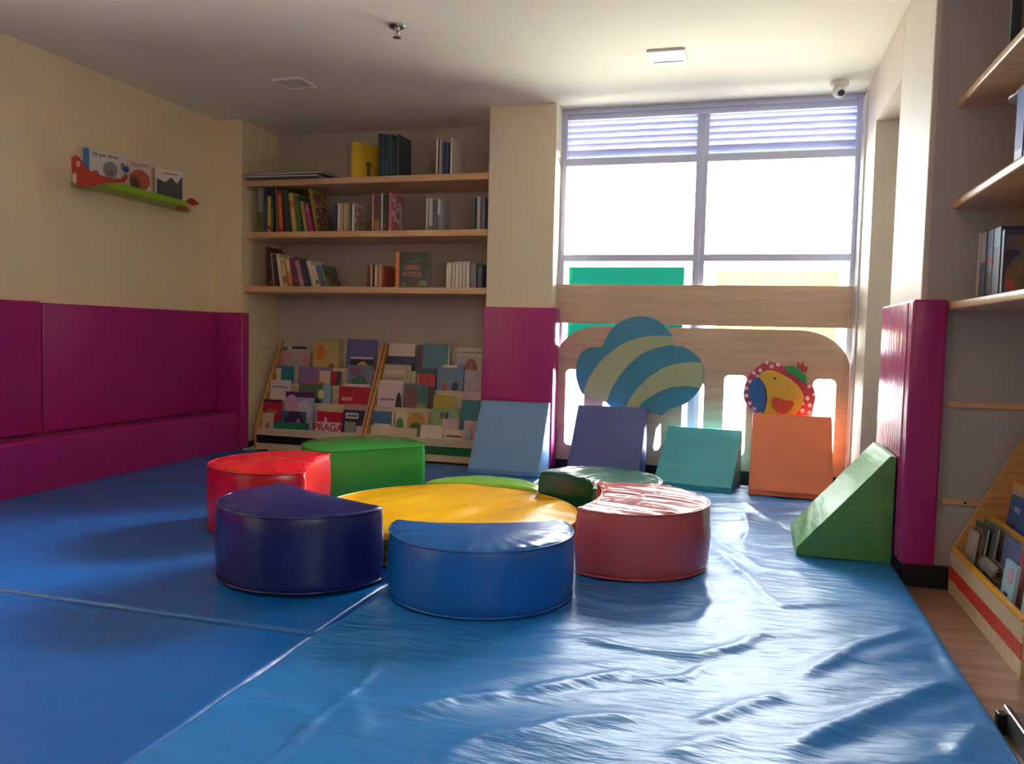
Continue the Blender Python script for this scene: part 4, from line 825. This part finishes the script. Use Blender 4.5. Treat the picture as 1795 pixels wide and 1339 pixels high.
def room_book(label, group, X, y, w, h, zb, rgb, lean=.14, art=(), pic=None, rz=0):
    b = thing('picture_book', label, 'book', (X, y, zb), (-lean, 0, -PI/2+rz), group)
    th = .01
    obj('cover', join(box((0, 0, 0), (w, .002, h)), box((0, th-.002, 0), (w, th, h)), box((0, .002, 0), (.002, th-.002, h))), ink(rgb), b)
    obj('pages', box((.002, .002, .003), (w-.003, th-.002, h-.003)), PAPER, b)
    if pic is not None: obj('cover_picture', box((w*.06, -.0005, h*.06), (w*.94, .0005, h*.94)), pic, b)
    for (kind, u0, v0, u1, v1, c) in art:
        bm = box((w*u0, -.0012, h*v0), (w*u1, -.0002, h*v1)) if kind == 'r' else prism(ell(w, h, u0, v0, u1, v1), .0012, 'Y', -.0014)
        obj('cover_art', bm, ink(c), b)
g1 = 'books in the front tier of the right rack'
room_book('dark green book at the far end of the right rack, front tier', g1, .834, 3.385, .15, .25, .043, (70, 88, 80), .12, pic=PIC[0])
room_book('grey green magazine at the far end of the right rack', g1, .852, 3.36, .17, .262, .043, (96, 116, 104), .12)
room_book('thin white booklet leaning at the far end of the right rack', g1, .818, 3.39, .10, .22, .043, (190, 184, 170), .12)
room_book('blue and red picture book in the front tier of the right rack', g1, .868, 3.155, .17, .252, .043, (110, 130, 176), .12, [('e', .4, .1, .98, .75, (190, 80, 96)), ('e', .1, .1, .4, .5, (130, 150, 180))])
room_book('pink book beside the blue and red one in the right rack', g1, .869, 2.975, .12, .24, .043, (196, 110, 120), .12)
room_book('pale blue card in the front tier of the right rack', g1, .815, 2.92, .115, .225, .043, (160, 206, 226), .1, [('r', .2, .3, .6, .36, (60, 70, 110)), ('r', .3, .5, .6, .56, (60, 70, 110)), ('e', .3, .7, .8, .92, (206, 170, 190))])
room_book('grey card behind the pale blue card in the right rack', g1, .84, 2.82, .11, .22, .043, (150, 136, 120), .1)
room_book('small pale blue card nearest the viewer in the right rack', g1, .815, 2.72, .10, .19, .043, (180, 196, 206), .1)
t = thing('paper_roll', 'loose roll of white paper lying in the front tier of the right rack', 'paper', (.834, 3.12, .196), (0, 0, 0))
sp = [(.0 + (.010+.0015*a)*math.cos(a), (.010+.0015*a)*math.sin(a)) for a in np.linspace(0, 4.4*PI, 60)]
bm = bmesh.new()
lo = [bm.verts.new((x, -.0, z)) for x, z in sp]; hi = [bm.verts.new((x, -.16, z)) for x, z in sp]
for i in range(len(sp)-1): bm.faces.new((lo[i], lo[i+1], hi[i+1], hi[i]))
bmesh.ops.solidify(bm, geom=bm.faces[:], thickness=.001)
obj('sheet', bm, mat('white_paper', (232, 222, 206), .7), t, 'full')
g2 = 'books in the second tier of the right rack'
room_book('tall blue picture book at the far end of the second tier, right rack', g2, .9325, 3.33, .20, .235, .175, (44, 96, 160), .12, [('e', .1, .1, .6, .6, (70, 60, 90)), ('r', .3, .78, .6, .86, (150, 180, 210)), ('e', .6, .05, .9, .4, (190, 180, 190))])
room_book('dark grey book behind the tall blue one, right rack', g2, .9455, 3.2, .18, .225, .175, (66, 78, 78), .12)
room_book('yellow and green cover with orange corner, second tier of the right rack', g2, .9325, 3.06, .22, .235, .175, (120, 160, 120), .12, [('r', 0, .6, 1, 1, (206, 196, 110)), ('e', 0, -.1, .5, .45, (220, 130, 50)), ('r', .6, 0, 1, .3, (50, 110, 150))])
g3 = 'books in the third tier of the right rack'
room_book('navy cover with pale figures in the third tier, right rack', g3, 1.005, 3.2, .24, .20, .315, (50, 54, 92), .12, [('e', .2, .2, .4, .6, (190, 170, 150))])
g4 = 'books in the topmost tier of the right rack'
room_book('white cover with black lettering marks in the top tier, right rack', g4, 1.079, 3.2, .2, .24, .455, (196, 190, 170), .05, [('r', .15, .7, .5, .78, (50, 50, 46)), ('r', .3, .5, .6, .56, (60, 60, 54))])
# steel floor rail at the bottom right corner
t = thing('steel_rail', 'dark floor rail with shiny steel edge at the lower right corner', 'rail', (.66, 1.9, 0))
ppart(t, 'body', box((.652, 1.2, 0), (.685, 2.20, .058), .003), mat('dark_steel_side', (112, 120, 122), .4, metal=.4))
ppart(t, 'top_edge', box((.648, 1.2, .058), (.664, 2.215, .066), .003), STEEL)
ppart(t, 'end_cap', box((.630, 2.185, 0), (.651, 2.212, .052), .003), BLACK)

# ------------------------------------------------------------------ light
W = bpy.data.worlds.new('sky'); SC.world = W; W.use_nodes = True; N = W.node_tree.nodes; L = W.node_tree.links
bg = N['Background']; bg.inputs[0].default_value = (.93, .97, 1.0, 1); tc = N.new('ShaderNodeTexCoord'); dt = N.new('ShaderNodeVectorMath'); dt.operation = 'DOT_PRODUCT'; dt.inputs[1].default_value = Vector((.80, .52, .04)).normalized()
L.new(tc.outputs['Generated'], dt.inputs[0])
def mth(op, a, b):
    n = N.new('ShaderNodeMath'); n.operation = op
    for i, v in enumerate((a, b)):
        if hasattr(v, 'is_output'): L.new(v, n.inputs[i])
        else: n.inputs[i].default_value = v
    return n.outputs[0]
glow = mth('MULTIPLY', mth('POWER', mth('MAXIMUM', dt.outputs['Value'], 0.0), 8.0), 150.0)   # horizon glow added to brighten the upper left wall
L.new(mth('ADD', glow, 8.0), bg.inputs[1])
def portal(loc, rx, sx, sy, ry=0):
    ld = bpy.data.lights.new('window_portal', 'AREA'); ld.shape = 'RECTANGLE'; ld.size = sx; ld.size_y = sy
    o = bpy.data.objects.new('window_portal', ld); C.objects.link(o); o.location = loc; o.rotation_euler = (rx, ry, 0); ld.cycles.is_portal = True
portal((-.3, 5.53, 1.3), -PI/2, 1.9, 2.4)
portal((1.31, -.9, 1.8), 0, .9, .6, PI/2)  # portal at the added window behind the camera
sl_ = bpy.data.lights.new('sun', 'SUN'); sl_.energy = 7; sl_.angle = .02; sl_.color = (1, .95, .86)
so = bpy.data.objects.new('sun', sl_); C.objects.link(so); so.location = (4, 8, 6)
so.rotation_euler = Vector((-.55, -.09, -.83)).to_track_quat('-Z', 'Y').to_euler()
VS = SC.view_settings; SC.display_settings.display_device = 'sRGB'
VS.view_transform = 'Standard'; VS.look = 'None'; VS.exposure = 1.65; VS.gamma = 1; VS.use_curve_mapping = False
cy = SC.cycles; cy.use_denoising = True; cy.max_bounces = 10; cy.diffuse_bounces = 6; cy.glossy_bounces = 4; cy.transparent_max_bounces = 12; cy.sample_clamp_indirect = 8
cy.caustics_reflective = False; cy.caustics_refractive = False
